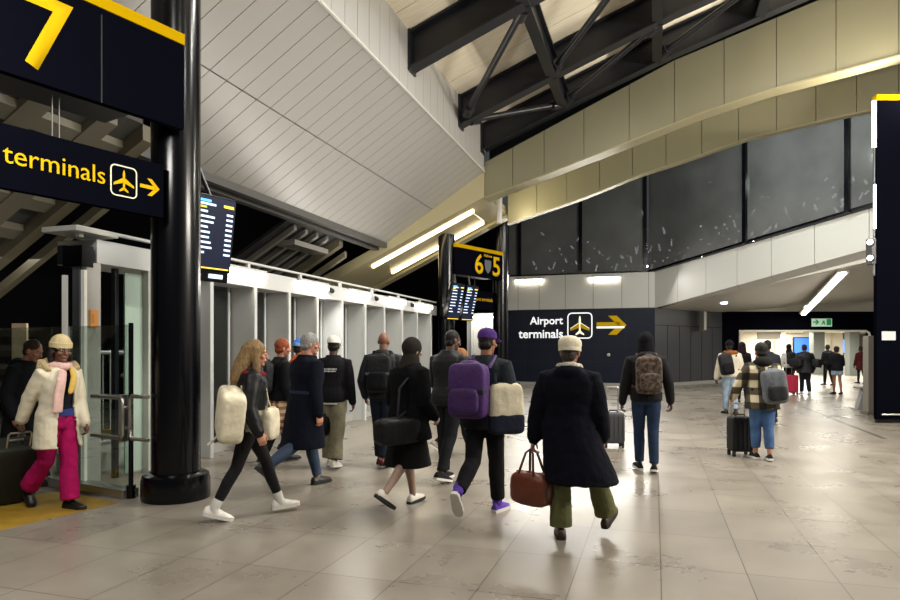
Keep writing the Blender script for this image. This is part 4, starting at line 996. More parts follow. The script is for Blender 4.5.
    def ring_scarf(s, m, r=.055, R_=.085, z=.555, name='scarf', ends=()):
        mb = MB(); pts = [s.T((R_ * math.cos(t), R_ * 1.0 * math.sin(t) + .0, z - .015 * math.sin(t))) for t in (2 * math.pi * i / 18 for i in range(19))]
        mb.limb(pts, [r * s.k] * 19, 12, False)
        for e in ends: mb.limb([s.T(q) for q in e], [.04 * s.k, .05 * s.k] + [.052 * s.k] * (len(e) - 2), 12, False, .5)
        return mb.cloth(name, m, s.root, .008, 3, .006, 14, 4)
    def hem_band(s, name, m, z, th, h=.04):
        q = s.tat(z); mb = MB(); g = s.girth
        mb.loft([ering(s.T((0, q[3], z + dz)), (q[1] * g + t) * s.k, (q[2] * g + t) * s.k, s.R, e=.88) for dz, t in ((0, th - .01), (0, th), (h, th), (h, th - .01))])
        return mb.build(name, m, s.root, .8)
    def back_frame(s, th, z=.3, x=0.0):                            # hall matrix on the person's back; local -Y points away from the back
        M = (rzm(s.rz) @ s.R).to_4x4(); M.translation = s.W(s.T((x, -.115 * s.girth - th, z))); return M

# ---- things people carry (each a thing of its own)
def backpack(p, label, m, m2, w=.32, h=.46, d=.17, th=.03, z=.27, x=0.0, tilt=0.0, straps=True, pocket=True, band=None):
    M = p.back_frame(th, z, x) @ Matrix.Rotation(rad(tilt), 4, 'Y'); e = empty('backpack', M=M); tag(e, label, 'backpack', 'backpacks')
    b = MB(); b.sbox((0, -d / 2, 0), (w, d, h), .34); b.ell((0, -d * .45, h * .3), (w * .46, d * .46, h * .26)); b.cloth('bag_body', m, e, .009, 2, .005, 10, 1)
    if pocket:
        b = MB(); b.sbox((0, -d - .01, -h * .18), (w * .78, .1, h * .46), .45); b.cloth('front_pocket', m2, e, .009, 2, .003, 10, 2)
    b = MB(); b.path([(-.04, -d * .2, h * .5 - .01), (-.03, -d * .2, h * .5 + .035), (.03, -d * .2, h * .5 + .035), (.04, -d * .2, h * .5 - .01)], .009); b.build('top_handle', m2, e)
    if band:
        b = MB(); b.box((0, -d / 2, 0), (w * 1.0, d * 1.1, .035)); b.build('strap_band', band, e, None, .004)
    if straps:
        R = p.R
        for sd in (-1, 1):
            pts = [(sd * .09, -.11 - th, .44), (sd * .11, -.05, .515 + th), (sd * .115, .06, .48 + th * .7), (sd * .125, .12 + th, .36), (sd * .15, .1 + th, .22), (sd * .165, -.06 - th, .12)]
            inv = M.inverted(); q = [inv @ p.W(p.T(a)) for a in pts]
            b = MB(); b.limb(q, [.026] * 6, 8, False, .45); b.build('shoulder_strap', m2, e, 1.0)
    return e
def hang_bag(name, cat, p, sd, label, m, m2, size=(.44, .2, .27), drop=.2, yaw=0.0, e_=.45, off=(0, 0, 0), group='hand luggage', dark=None):
    """holdall held in a hand: body hangs below the grip, two loop handles"""
    g = p.W(p.grip(sd)); l, d, h = size
    M = Matrix.Translation(g + V(off)) @ Matrix.Rotation(p.rz + rad(90 + yaw), 4, 'Z'); e = empty(name, M=M); tag(e, label, cat, group)
    c = -drop - h / 2
    b = MB(); b.sbox((0, 0, c), (l, d, h), e_); b.cloth('bag_body', m, e, .009, 2, .006, 9, 3)
    for s_ in (-1, 1):
        b = MB(); y = s_ * d * .4; b.limb([(-l * .22, y, c + h * .2), (-l * .2, y * .9, c + h * .5), (-l * .1, y * .35, -.03), (0, y * .2, .0), (l * .1, y * .35, -.03), (l * .2, y * .9, c + h * .5), (l * .22, y, c + h * .2)], [.011] * 7, 8, False); b.build('handle', m2, e, 1.0)
    b = MB(); b.path([(-l * .42, 0, c + h * .47), (0, 0, c + h * .505), (l * .42, 0, c + h * .47)], .008); b.build('zip', dark or m2, e)
    for x_ in (-1, 1):
        b = MB(); b.ell((x_ * l * .485, 0, c), (.02, d * .3, h * .28)); b.build('end_panel', m2, e, 1.0)
    return e
def suitcase(label, pos, rz, m, size=(.4, .25, .58), handle=None, tilt=0.0, m2=None, ribs=5, group='wheeled suitcases', tube=True):
    w, d, h = size; m2 = m2 or STEEL_DARK
    M = Matrix.Translation(pos) @ Matrix.Rotation(rz, 4, 'Z') @ Matrix.Rotation(tilt, 4, 'X'); e = empty('suitcase', M=M); tag(e, label, 'suitcase', group)
    b = MB(); b.sbox((0, 0, .07 + h / 2), (w, d, h), .2, nu=40, nv=22); b.build('shell', m, e, 1.2)
    for i in range(ribs):
        x = (i - (ribs - 1) / 2) * w * .8 / max(1, ribs - 1)
        b = MB(); b.box((x, -d / 2 - .0, .07 + h / 2), (.016, .016, h * .78)); b.build('rib', m, e, None, .004)
    for x in (-1, 1):
        for y in (-1, 1):
            b = MB(); b.tube((x * w * .4 - .015, y * d * .36, .03), (x * w * .4 + .015, y * d * .36, .03), .03, 14); b.box((x * w * .4, y * d * .36, .06), (.04, .04, .04)); b.build('wheel', mat('dark_sole', '17171a', .7), e, .7)
    if tube:
        top = handle or .98
        b = MB(); q = d * .3; b.path([(-.1, q, h), (-.1, q, top - .02), (-.085, q, top), (.085, q, top), (.1, q, top - .02), (.1, q, h)], .011); b.build('pull_handle', STAIN, e)
    b = MB(); b.path([(-.07, 0, h + .06), (-.06, 0, h + .1), (.06, 0, h + .1), (.07, 0, h + .06)], .012); b.build('top_handle', m2, e)
    return e
# ================================================================== the crowd
def check_mat(name, c1, c2, c3, sx, sz, rough=.9):
    m = bpy.data.materials.new(name); m.use_nodes = True; nt = m.node_tree; p = nt.nodes['Principled BSDF']; p.inputs['Roughness'].default_value = rough
    tc = nt.nodes.new('ShaderNodeTexCoord'); sp = nt.nodes.new('ShaderNodeSeparateXYZ'); nt.links.new(tc.outputs['Object'], sp.inputs[0])
    def band(o, k):
        a = nt.nodes.new('ShaderNodeMath'); a.operation = 'MULTIPLY'; a.inputs[1].default_value = k; nt.links.new(o, a.inputs[0])
        b = nt.nodes.new('ShaderNodeMath'); b.operation = 'SINE'; nt.links.new(a.outputs[0], b.inputs[0])
        c = nt.nodes.new('ShaderNodeMapRange'); c.inputs['From Min'].default_value = -.15; c.inputs['From Max'].default_value = .15; nt.links.new(b.outputs[0], c.inputs['Value']); return c.outputs[0]
    s = nt.nodes.new('ShaderNodeMath'); s.operation = 'ADD'; nt.links.new(band(sp.outputs['X'], sx), s.inputs[0]); nt.links.new(band(sp.outputs['Z'], sz), s.inputs[1])
    h = nt.nodes.new('ShaderNodeMath'); h.operation = 'DIVIDE'; h.inputs[1].default_value = 2; nt.links.new(s.outputs[0], h.inputs[0])
    r = nt.nodes.new('ShaderNodeValToRGB'); e = r.color_ramp.elements; e[0].color = (*lin(hexc(c1)), 1); e[1].color = (*lin(hexc(c3)), 1)
    q = e.new(.5); q.color = (*lin(hexc(c2)), 1); nt.links.new(h.outputs[0], r.inputs[0]); nt.links.new(r.outputs[0], p.inputs['Base Color']); return m
PLAID = check_mat('plaid_flannel', '151311', '4b4130', 'd0c6a8', 33, 30)
PLAID2 = check_mat('plaid_red_wool', '5b2a24', 'a5785c', 'd8c3a4', 80, 70)
def camo_mat():
    m = mat('camouflage_cloth', '5d4b3c', .9); nt = m.node_tree; p = nt.nodes['Principled BSDF']
    tc = nt.nodes.new('ShaderNodeTexCoord'); n = nt.nodes.new('ShaderNodeTexNoise'); n.inputs['Scale'].default_value = 22; n.inputs['Detail'].default_value = 3; nt.links.new(tc.outputs['Object'], n.inputs['Vector'])
    r = nt.nodes.new('ShaderNodeValToRGB'); r.color_ramp.interpolation = 'CONSTANT'; e = r.color_ramp.elements
    e[0].color = (*lin(hexc('2e2722')), 1); e[1].position = .62; e[1].color = (*lin(hexc('6f5d4d')), 1); q = e.new(.47); q.color = (*lin(hexc('524338')), 1)
    nt.links.new(n.outputs['Fac'], r.inputs[0]); nt.links.new(r.outputs[0], p.inputs['Base Color']); return m
BK = '0d0d11'; SOLE_W = mat('white_sole', 'd9d6d0', .6)
SK_L, SK_M, SK_D = 'b98268', '8b5b42', '4f3122'
def shoulder_bag(name, cat, p, label, m, m2, at_, size, yaw=0.0, sd=1, e_=.4, cross=False, two=None, group='shoulder bags', strap_w=.016):
    """bag on a strap over the shoulder; at_ = bag centre in the torso frame"""
    l, d, h = size; c = p.T(at_)
    M = Matrix.Translation(p.W(c)) @ Matrix.Rotation(p.rz + rad(90 + yaw), 4, 'Z'); e = empty(name, M=M); tag(e, label, cat, group); inv = M.inverted()
    b = MB(); b.sbox((0, 0, 0), (l, d, h), e_); o = b.cloth('bag_body', m, e, .009, 2, .006, 9, 4)
    if two:
        b = MB(); b.sbox((0, 0, -h * .3), (l * 1.05, d * 1.08, h * .44), e_); b.cloth('lower_half', two, e, .009, 2, .004, 9, 5)
    s2 = -sd if cross else sd
    pts = [p.T((s2 * .1, .0, .53)), p.T((s2 * .12 - .0, -.09, .47)), p.T(((s2 * .1 + at_[0]) / 2, min(-.15, at_[1]), .3)), c + V((0, 0, h * .45))]
    pts2 = [p.T((s2 * .1, .0, .53)), p.T((s2 * .12, .1, .46)), p.T(((s2 * .1 + at_[0]) / 2 + sd * .05, .15, .25)), c + V((0, 0, h * .45))]
    for q in (pts, pts2):
        b = MB(); b.limb([inv @ p.W(x) for x in q], [strap_w] * len(q), 8, False, .4); b.build('strap', m2, e, 1.0)
    b = MB(); b.path([(-l * .42, 0, h * .48), (0, 0, h * .52), (l * .42, 0, h * .48)], .008); b.build('zip', m2, e)
    return e
PUFF_BK = fab(BK, 'puffer'); COT_BK = fab('101014', 'cotton'); WOOL_NV = fab('0f121d', 'wool'); NYL_BK = fab('121216', 'nylon'); LEA_BK = fab('101012', 'leather')
# -- far left: man behind the woman in the cream coat
p = Person('person in a dark jacket at the left edge behind the woman in cream', 20, 7.5, 92, 1.74, (20, 6, -5), (-14, 22, 22), (12, 6, 40, 15), (-4, 8, 30, 10), 9, (-6, 14), SK_L)
p.top('jacket', fab('14161d', 'cotton'), .035, -.1, hood_down=True, seed=1); p.trousers(fab('15161b', 'cotton'), .012); p.shoes(LEA_BK); p.hair(fab('3a2a1e', 'hair'), 'crop')
# -- woman in the cream padded coat
p = Person('woman in a cream padded coat, magenta trousers and cream beanie, pulling a suitcase', 58, 6.5, 116, 1.70, (8, 4, 0), (-10, 34, 44), (10, 5, 18, 4), (-30, 7, 8, 0), 3, (8, 3), '6b4632', .18)
WP = p
co = p.top('coat', fab('d9d0b8', 'puffer'), .036, -.3, .035, .026, collar=.0, seed=2, wr=.009)
bm = bmesh.new(); bm.from_mesh(co.data); hemz = min(v.co.z for v in bm.verts)       # the coat hangs open at the front
def open_front(q):
    x, y, z = q; w_ = .035 + .09 * max(0, min(1, (p.hip.z + .5 - z) / .75))
    return y > .02 and abs(x + .01) < w_
kill = [fc for fc in bm.faces if open_front(fc.calc_center_median()) or (fc.calc_center_median().z < hemz + .02 and fc.normal.z < -.5)]
bmesh.ops.delete(bm, geom=kill, context='FACES'); bm.to_mesh(co.data); bm.free()
sd_ = co.modifiers.new('thickness', 'SOLIDIFY'); sd_.thickness = .022; sd_.offset = -1
mb = MB(); p.torso(mb, .006, z0=-.02); mb.cloth('jumper', fab('161826', 'cotton'), p.root, .009, 2, .003)
mb = MB(); mb.loft([ering(p.T((0, .0, z)), .176 * p.k, .128 * p.k, p.R, 28, .88) for z in (.03, .1)]); mb.build('belt', mat('blue_sash', '24377e', .7), p.root, .8)
mb = MB(); mb.limb([p.T((.165 * math.cos(t), -.0 + .12 * math.sin(t), .52 - .03 * math.sin(t))) for t in [rad(25 - i * 32.5) for i in range(8)]], [.035, .055, .06, .06, .06, .06, .055, .035], 12); mb.cloth('fur_collar', fab('c9b48c', 'fur'), p.root, .009, 2, .012, 30, 3)
p.ring_scarf(fab('dbb5ad', 'wool'), .04, .08, .545, ends=([(.05, .13, .5), (.085, .165, .4), (.11, .165, .22), (.115, .165, .08)],))
mb = MB(); mb.limb([p.T(q) for q in ((-.05, .13, .5), (-.05, .16, .42), (-.03, .17, .34), (-.01, .17, .28))], [.03, .035, .036, .03], 10, True, .5); mb.cloth('scarf_end', fab('cfae5a', 'wool'), p.root, .008, 2, .005, 14)
p.trousers(fab('a80f58', 'cotton'), .022, .026, wr=.009); p.shoes(LEA_BK); p.hair(fab('1c1310', 'hair'), 'short'); p.hat(fab('cbb98f', 'wool'), 'beanie')
mb = MB(); mb.limb([p.H_((-.075, -.03, .02)), p.H_((-.085, -.02, -.06)), p.T((-.09, .0, .55))], [.03, .035, .025], 10); mb.limb([p.H_((.075, -.03, .02)), p.H_((.085, -.02, -.06)), p.T((.09, .0, .55))], [.03, .035, .025], 10); mb.cloth('loose_hair', fab('1c1310', 'hair'), p.root, .008, 2, .004, 20)
g = p.W(p.grip(1)); sp_ = at(6, 6.75)
dv = (g - sp_); az = math.atan2(-dv.x, dv.y)
suitcase('large dark suitcase with steel trims pulled by the woman in the cream coat', sp_, az, fab('23241f', 'nylon'), (.44, .28, .66), handle=math.hypot(dv.x, dv.y, dv.z) * .96, tilt=-math.atan2(math.hypot(dv.x, dv.y), dv.z) * .86, m2=STAIN)
# -- blonde woman in black leggings
p = Person('blonde woman in a short black jacket, black leggings and white trainers, striding right', 249, 6.2, 66, 1.68, (24, 6, -4), (-17, 12, 16), (10, 10, 30, 5), (-6, 14, 30, 0), 4, (4, 2), SK_L, .185)
p.top('jumper', fab('d8cfb9', 'wool'), (.03), -.1, sleeve=.0, seed=4); p.top('jacket', PUFF_BK, .042, .15, sleeve=.028, seed=5, collar=.02)
mb = MB(); mb.limb([p.T((.15 * math.cos(t), .11 * math.sin(t), .5)) for t in [rad(-60 + i * 20) for i in range(7)]], [.03] * 7, 10, True); mb.cloth('collar', fab('6d1f2a', 'wool'), p.root, .009, 2, .004)
p.trousers(fab('0e0e12', 'nylon'), -.002, .002, length=.86, name='leggings', wr=.002)
for sd in (-1, 1):
    hip, kn, an, F = p.leg[sd]; mb = MB(); mb.limb([kn.lerp(an, .78), an, an + F @ V((0, .02, -.03))], [.048, .046, .045], 12, False); mb.build('sock', fab('d9d7d2', 'cotton'), p.root, 1.0)
p.shoes(fab('d9d5cd', 'leather'), SOLE_W, size=1.02, sole_h=.036); p.hair(fab('7c6340', 'hair'), 'long')
CRM = fab('d6cdb4', 'cotton')
e = backpack(p, 'large boxy cream bag on the back of the blonde woman', CRM, fab('c3b797', 'cotton'), .5, .48, .24, -.05, .1, .08, 10, pocket=False)
mb = MB(); mb.limb([(.1, -.02, .1), (.16, .0, -.1), (.15, .01, -.3)], [.018] * 3, 8, False, .4); mb.build('hanging_strap', COT_BK, e, 1.0)
mb = MB(); mb.limb([(-.16, -.2, -.26), (.1, -.3, -.27)], [.012, .012], 8); mb.build('umbrella_roll', fab('cfcac0', 'nylon'), e, 1.0)
shoulder_bag('tote_bag', 'bag', p, 'cream tote at the front hip of the blonde woman', CRM, fab('c3b797', 'cotton'), (.1, .2, .02), (.25, .1, .3), 60, 1, strap_w=.009)
# -- red-haired person and the orange jacket with blue hat
p = Person('red-haired person in a black jacket and plaid skirt, half hidden behind the navy overcoat', 279, 9.1, 52, 1.72, (14, 4, 0), (-10, 14, 14), (5, 8, 30, 0), (0, 8, 20, 0), 3, (10, 4), SK_L)
p.top('jacket', COT_BK, .03, -.05, seed=6); p.skirt(PLAID2, -.5, .05); p.trousers(fab('131317', 'cotton'), -.002, name='tights'); p.shoes(LEA_BK, high=.12); p.hair(fab('8a4120', 'hair'), 'short')
backpack(p, 'small black backpack of the red-haired person', NYL_BK, COT_BK, .3, .42, .15, .03)
hang_bag('carrier_bag', 'bag', p, 1, 'small white and orange-red bag low beside the navy overcoat', fab('d9d3cb', 'cotton'), fab('b8431f', 'cotton'), (.2, .1, .22), .16)
p = Person('person in an orange jacket and bright blue hat behind the grey-haired man', 297, 10.2, 55, 1.72, (14, 4, 0), (-10, 14, 14), lean=3, head=(5, 4), skin_col=SK_M)
p.top('jacket', fab('c2571c', 'nylon'), .03, -.08, seed=7, collar=.04); p.trousers(fab('1a1c22', 'cotton'), .01); p.shoes(LEA_BK); p.hair(fab('22160f', 'hair'), 'short'); p.hat(fab('2f6fd6', 'nylon'), 'beanie', fab('86b6f2', 'nylon'))
# -- grey-haired man in the long navy overcoat
p = Person('grey-haired man in a long navy belted overcoat and jeans, striding right', 305, 7.5, 46, 1.80, (16, 4, -2), (-20, 42, 42), (10, 8, 16, 0), (-4, 9, 14, 0), 4, (26, 3), SK_L, .215, girth=1.15)
p.top('overcoat', WOOL_NV, .035, -.46, .05, .022, hy=-.03, seed=8, wr=.007); p.trousers(fab('39465a', 'denim'), .008); p.shoes(LEA_BK); p.hair(fab('8d8b88', 'hair'), 'short')
p.hem_band('belt', fab('2a3140', 'wool'), .13, .043, .035)
# -- man with white cap, black jacket
p = Person('man in a white cap, black jacket with white print on the back and khaki trousers', 333, 8.85, 6, 1.75, (8, 3, 0), (-7, 9, 8), (3, 8, 14, 0), (2, 9, 12, 0), 2, (0, 3), SK_D, .205)
p.top('jacket', COT_BK, .035, -.07, seed=9); p.trousers(fab('75705c', 'cotton'), .034, .026, wr=.008); p.shoes(fab('c9c4ba', 'leather'), SOLE_W); p.hair(fab('15100d', 'hair'), 'crop'); p.hat(fab('dcd8cf', 'cotton'), 'cap')
p.hem_band('shirt_hem', fab('b9b7b2', 'cotton'), -.1, .028, .02)
for x0_, x1_, z_ in ((-.1, .1, .375), (-.085, .085, .345)):
    n_ = 9
    for i in range(n_):
        xa = x0_ + (x1_ - x0_) * i / n_; mb = MB(); mb.box(p.T((xa + .008, -.159, z_)), (.012, .012, .022 - .004 * (i % 3)), 0, p.R); mb.build('print_mark', mat('print_white', 'cfcfcf', .6), p.root)
hang_bag('drawstring_bag', 'bag', p, -1, 'small black bag hanging from the left hand of the man in the white cap', NYL_BK, COT_BK, (.2, .16, .3), .05, 40, off=RGT * .08 - FWD * .12)
# -- bald man
p = Person('bald man in a dark jacket and dark jeans walking away along the glass screen', 383, 8.95, 8, 1.83, (9, 4, 0), (-9, 12, 10), (-8, 14, 40, 10), (0, 10, 20, 0), 2, (4, 2), '7d5442', .215)
p.top('jacket', fab('13161d', 'nylon'), .035, -.06, seed=10, hood_down=False, collar=.045); p.trousers(fab('1b2230', 'denim'), .014, .006); p.shoes(fab('5a1d18', 'leather'))
backpack(p, 'flat black backpack of the bald man', NYL_BK, COT_BK, .34, .5, .14, .04, .26, band=mat('teal_reflector', '3c5f68', .4))
# -- woman in black hooded coat and skirt
p = Person('woman in a black hooded coat and black skirt with bare calves and trainers', 408, 6.6, 40, 1.70, (12, 4, -4), (-13, 34, 36), (0, 8, 50, 10), (-2, 10, 55, 12), 4, (6, 4), '9a8070', .2, girth=1.08)
p.top('coat', fab('0c0c0f', 'wool'), .045, -.22, .05, .03, seed=11, wr=.009); p.skirt(fab('0e0e11', 'cotton'), -.5, .085, hy=-.01); p.hat(fab('2a2523', 'wool'), 'headscarf'); p.shoes(fab('cbc5bb', 'leather'), mat('dark_sole', '17171a', .7), sole_h=.03)
shoulder_bag('duffel_bag', 'bag', p, 'black duffel bag slung behind the woman in the black hooded coat', fab('0b0b0d', 'nylon'), fab('1c1c20', 'nylon'), (.1, -.25, -.13), (.48, .22, .26), -10, 1)
# -- pair in front of the twin columns
p = Person('tall man in a black jacket near the twin columns, beside the auburn-haired woman', 448, 7.95, 34, 1.83, (4, 3, 0), (-9, 16, 14), (14, 8, 40, 10), (0, 10, 20, 0), 5, (24, 6), SK_D, .21)
p.top('jacket', fab('0c0d11', 'nylon'), .04, -.08, seed=12, collar=.04); p.trousers(fab('16171c', 'cotton'), .012); p.shoes(fab('1a1a1e', 'cotton'), SOLE_W); p.hair(fab('110d0b', 'hair'), 'crop')
p = Person('short auburn-haired woman in a grey coat beyond the purple backpack', 459, 9.7, 58, 1.60, (20, 5, -6), (-18, 38, 34), (5, 8, 30, 5), (0, 8, 20, 0), 2, (8, 4), SK_L, .185)
p.top('coat', fab('5a5552', 'wool'), .028, -.12, .015, seed=13); p.trousers(fab('181b26', 'denim'), .006); p.shoes(fab('77766f', 'leather'), SOLE_W); p.hair(fab('8a5a34', 'hair'), 'short')
hang_bag('handbag', 'bag', p, -1, 'small tan leather handbag of the auburn-haired woman', fab('8a4f28', 'leather'), fab('6d3c1e', 'leather'), (.2, .1, .2), .04, 30, off=(0, 0, .14))
# -- purple cap and backpack
p = Person('person in a purple cap, dark denim jacket and purple high-top shoes', 485, 6.3, 26, 1.80, (-13, 44, 56), (12, 4, 0), (6, 10, 22, 0), (0, 14, 30, 0), 3, (12, 3), SK_M, .205)
p.top('jacket', fab('20252b', 'denim'), .038, -.12, .01, .03, seed=14, wr=.008); p.trousers(fab('0f0f13', 'cotton'), .014, .004, length=.9); p.shoes(fab('5b3fa0', 'cotton'), SOLE_W, high=.08, sole_h=.032); p.hair(fab('1d1512', 'hair'), 'crop'); p.hat(fab('43256b', 'cotton'), 'cap')
backpack(p, 'large purple backpack of the person in the purple cap', fab('40225c', 'nylon'), fab('371c50', 'nylon'), .38, .52, .19, .045, .23, -.06, band=mat('black_webbing', '0e0e10', .7))
shoulder_bag('tote_bag', 'bag', p, 'cream and navy tote on the right side of the person in the purple cap', fab('c9c0a8', 'cotton'), fab('2a2f3a', 'cotton'), (.22, -.04, .08), (.34, .16, .48), -50, 1, two=fab('171b2c', 'cotton'))
# -- main figure: white cap, navy coat
p = Person('person in cream cap, long dark navy coat and olive trousers, carrying a brown leather bag', 569, 5.5, 20, 1.68, (1, 3, 0), (25, 6, -24), (-2, 15, 6, 0), (4, 12, 24, 4), 2, (6, 3), SK_M, .215, splay=(0, 17), girth=1.12, foot_yaw=14)
p.top('coat', fab('0a0c16', 'wool'), .05, -.43, .11, .036, skew=.11, seed=15, wr=.011, hood_down=True, collar=.0)
p.trousers(fab('60623f', 'cotton'), .03, .026, wr=.008); p.shoes(fab('3b2a22', 'leather'), sole_h=.034, size=1.05); p.hair(fab('3a332d', 'hair'), 'crop'); p.hat(fab('d8d0ba', 'wool'), 'flatcap')
p.ring_scarf(fab('cfc8ba', 'fur'), .034, .088, .56)
hang_bag('holdall', 'bag', p, -1, 'brown leather holdall with dark handles held by the person in the cream cap', fab('602b15', 'leather'), fab('4a2414', 'leather'), (.4, .2, .28), .2, 62, off=RGT * -.03)
suitcase('dark grey suitcase standing just beyond the long navy coat', at(613, 10.6), TH, fab('3c3d40', 'rubber'), (.34, .24, .5))
# -- man with camouflage backpack
p = Person('man in a black beanie, dark jacket and blue jeans with a camouflage backpack', 646, 8.5, 8, 1.79, (8, 5, -4), (-7, 10, 10), (2, 12, 14, 0), (2, 16, 16, 0), 3, (4, 4), SK_D, .21)
p.top('jacket', fab('16171a', 'cotton'), .035, -.06, seed=16, hood_down=True); p.trousers(fab('213049', 'denim'), .008, .002); p.shoes(fab('1b1b1e', 'cotton'), SOLE_W); p.hair(fab('120e0c', 'hair'), 'crop'); p.hat(fab('141417', 'wool'), 'hood')
CAM = camo_mat(); backpack(p, 'brown camouflage backpack on the man in the black beanie', CAM, CAM, .32, .48, .17, .035, .27)
# -- far right group
p = Person('person in a cream padded jacket with an orange fur collar and light jeans', 730, 16, 4, 1.78, (8, 4, 0), (-7, 10, 8), (2, 14, 10, 0), (2, 12, 10, 0), 2, (0, 3), SK_D, .21)
p.top('jacket', fab('d5cdb9', 'puffer'), .05, -.06, sleeve=.035, seed=17); p.trousers(fab('8b9db0', 'denim'), .016, .006); p.shoes(fab('2a2320', 'leather')); p.hair(fab('14100e', 'hair'), 'crop'); p.hat(fab('17171b', 'wool'), 'beanie')
mb = MB(); mb.limb([p.T((.13 * math.cos(t), -.03 + .1 * math.sin(t), .53)) for t in [rad(10 - i * 28.5) for i in range(8)]], [.055] * 8, 10); mb.cloth('fur_collar', fab('9a5a2c', 'fur'), p.root, .014, 2, .012, 26)
backpack(p, 'black backpack slung on one shoulder of the cream padded jacket', NYL_BK, COT_BK, .32, .52, .16, .05, .25, -.17, -10)
p = Person('person in a brown and cream plaid shirt and cropped blue jeans, pulling a black suitcase', 762, 9.4, 8, 1.66, (6, 4, 0), (-5, 7, 4), (14, 26, 14, 0), (4, 10, 20, 0), 2, (-4, 4), SK_L, .205, girth=1.1)
PP = p
p.top('shirt', PLAID, .045, -.17, .03, .03, seed=18, wr=.008); p.trousers(fab('46648f', 'denim'), .016, .0, length=.8); p.shoes(fab('1b1a1c', 'cotton'), SOLE_W, sole_h=.034); p.hair(fab('14110f', 'hair'), 'short')
mb = MB(); mb.ell(p.T((0, -.08, .53)), (.13, .09, .09), p.R); mb.cloth('hood_down', fab('151413', 'cotton'), p.root, .01, 2, .006)
backpack(p, 'grey and black backpack worn on the right side of the plaid shirt', fab('5c6268', 'nylon'), fab('1a1b1e', 'nylon'), .32, .48, .18, .05, .17, .09, -6)
g = p.W(p.grip(-1)); suitcase('black suitcase pulled by the person in the plaid shirt', at(740, 9.75), TH, fab('0f0f11', 'nylon'), (.32, .25, .52), handle=g.z - .01)
p = Person('man in a plain dark grey jacket just beyond the plaid shirt', 768, 14.2, 4, 1.78, (8, 4, 0), (-7, 10, 8), lean=2, skin_col=SK_D)
p.top('jacket', fab('24272e', 'cotton'), .035, -.06, seed=19); p.trousers(fab('1b1d24', 'denim'), .01); p.shoes(LEA_BK); p.hair(fab('120e0c', 'hair'), 'crop')
p = Person('person in a dark plum jacket between the cream jacket and the plaid shirt', 742, 19, 4, 1.78, (8, 4, 0), (-7, 10, 8), lean=2, skin_col=SK_D)
p.top('jacket', fab('1c1820', 'cotton'), .035, -.06, seed=20); p.trousers(fab('1a1a20', 'cotton'), .012); p.shoes(LEA_BK); p.hat(fab('2a1c24', 'wool'), 'hood')
p = Person('person in a white top with a dark hood near the red suitcase', 789, 23.6, 6, 1.76, (8, 4, 0), (-7, 10, 8), lean=2, skin_col=SK_D)
p.top('top', fab('c9c6bf', 'cotton'), .02, -.04, seed=21); p.trousers(fab('121216', 'cotton'), .008); p.shoes(fab('c9c5be', 'leather'), SOLE_W); p.hat(fab('151316', 'wool'), 'headscarf')
backpack(p, 'small black backpack on the white top far down the hall', NYL_BK, COT_BK, .3, .44, .15, .02, .3)
suitcase('bright red suitcase beside the person in the wide black coat', at(790, 22.9), TH, fab('a8183c', 'rubber'), (.5, .25, .62), m2=COT_BK)
p = Person('person in a wide black coat loaded with two black bags, near the red suitcase', 805, 22.7, 4, 1.74, (8, 4, 0), (-7, 10, 8), (4, 16, 16, 0), (4, 18, 18, 0), 3, (0, 6), SK_D, .22, girth=1.2)
p.top('coat', fab('101217', 'puffer'), .06, -.18, .03, .04, seed=22); p.trousers(fab('141419', 'cotton'), .016); p.shoes(fab('b9b6b0', 'leather'), SOLE_W); p.hair(fab('120e0c', 'hair'), 'crop')
shoulder_bag('duffel_bag', 'bag', p, 'black duffel bag on the left hip of the wide black coat', NYL_BK, COT_BK, (-.34, -.12, .18), (.46, .24, .3), 30, -1)
shoulder_bag('duffel_bag', 'bag', p, 'black duffel bag on the right hip of the wide black coat', NYL_BK, COT_BK, (.36, -.1, .16), (.5, .26, .3), -40, 1)
p = Person('person in black with a backpack, just left of the bare-legged person', 828, 28.5, -6, 1.78, (10, 4, 0), (-8, 12, 10), lean=2, skin_col=SK_D)
p.top('jacket', fab('15161b', 'cotton'), .04, -.08, seed=23); p.trousers(fab('15151a', 'cotton'), .01); p.shoes(LEA_BK); p.hair(fab('120e0c', 'hair'), 'short')
backpack(p, 'black backpack on the farthest person in black by the passage', NYL_BK, COT_BK, .32, .46, .17, .035)
p = Person('bare-legged person in a black jacket and pale shorts by the passage', 837, 22.9, 2, 1.66, (6, 3, 0), (-6, 8, 6), (6, 12, 50, 10), (6, 12, 50, 10), 2, (0, 4), SK_M)
p.top('jacket', fab('101015', 'cotton'), .045, -.08, seed=24); p.trousers(fab('8796a8', 'denim'), .02, 0, length=.22, name='shorts'); p.shoes(fab('1a1a1d', 'cotton')); p.hair(fab('15100d', 'hair'), 'short')
p = Person('distant person in a dark red coat beside the gate post', 861, 30, -4, 1.70, (8, 4, 0), (-7, 10, 8), lean=2, skin_col=SK_D)
p.top('coat', fab('4a1c1c', 'wool'), .03, -.3, .03, seed=25); p.trousers(fab('1b1a1e', 'cotton'), .0); p.shoes(LEA_BK); p.hair(fab('120e0c', 'hair'), 'short')
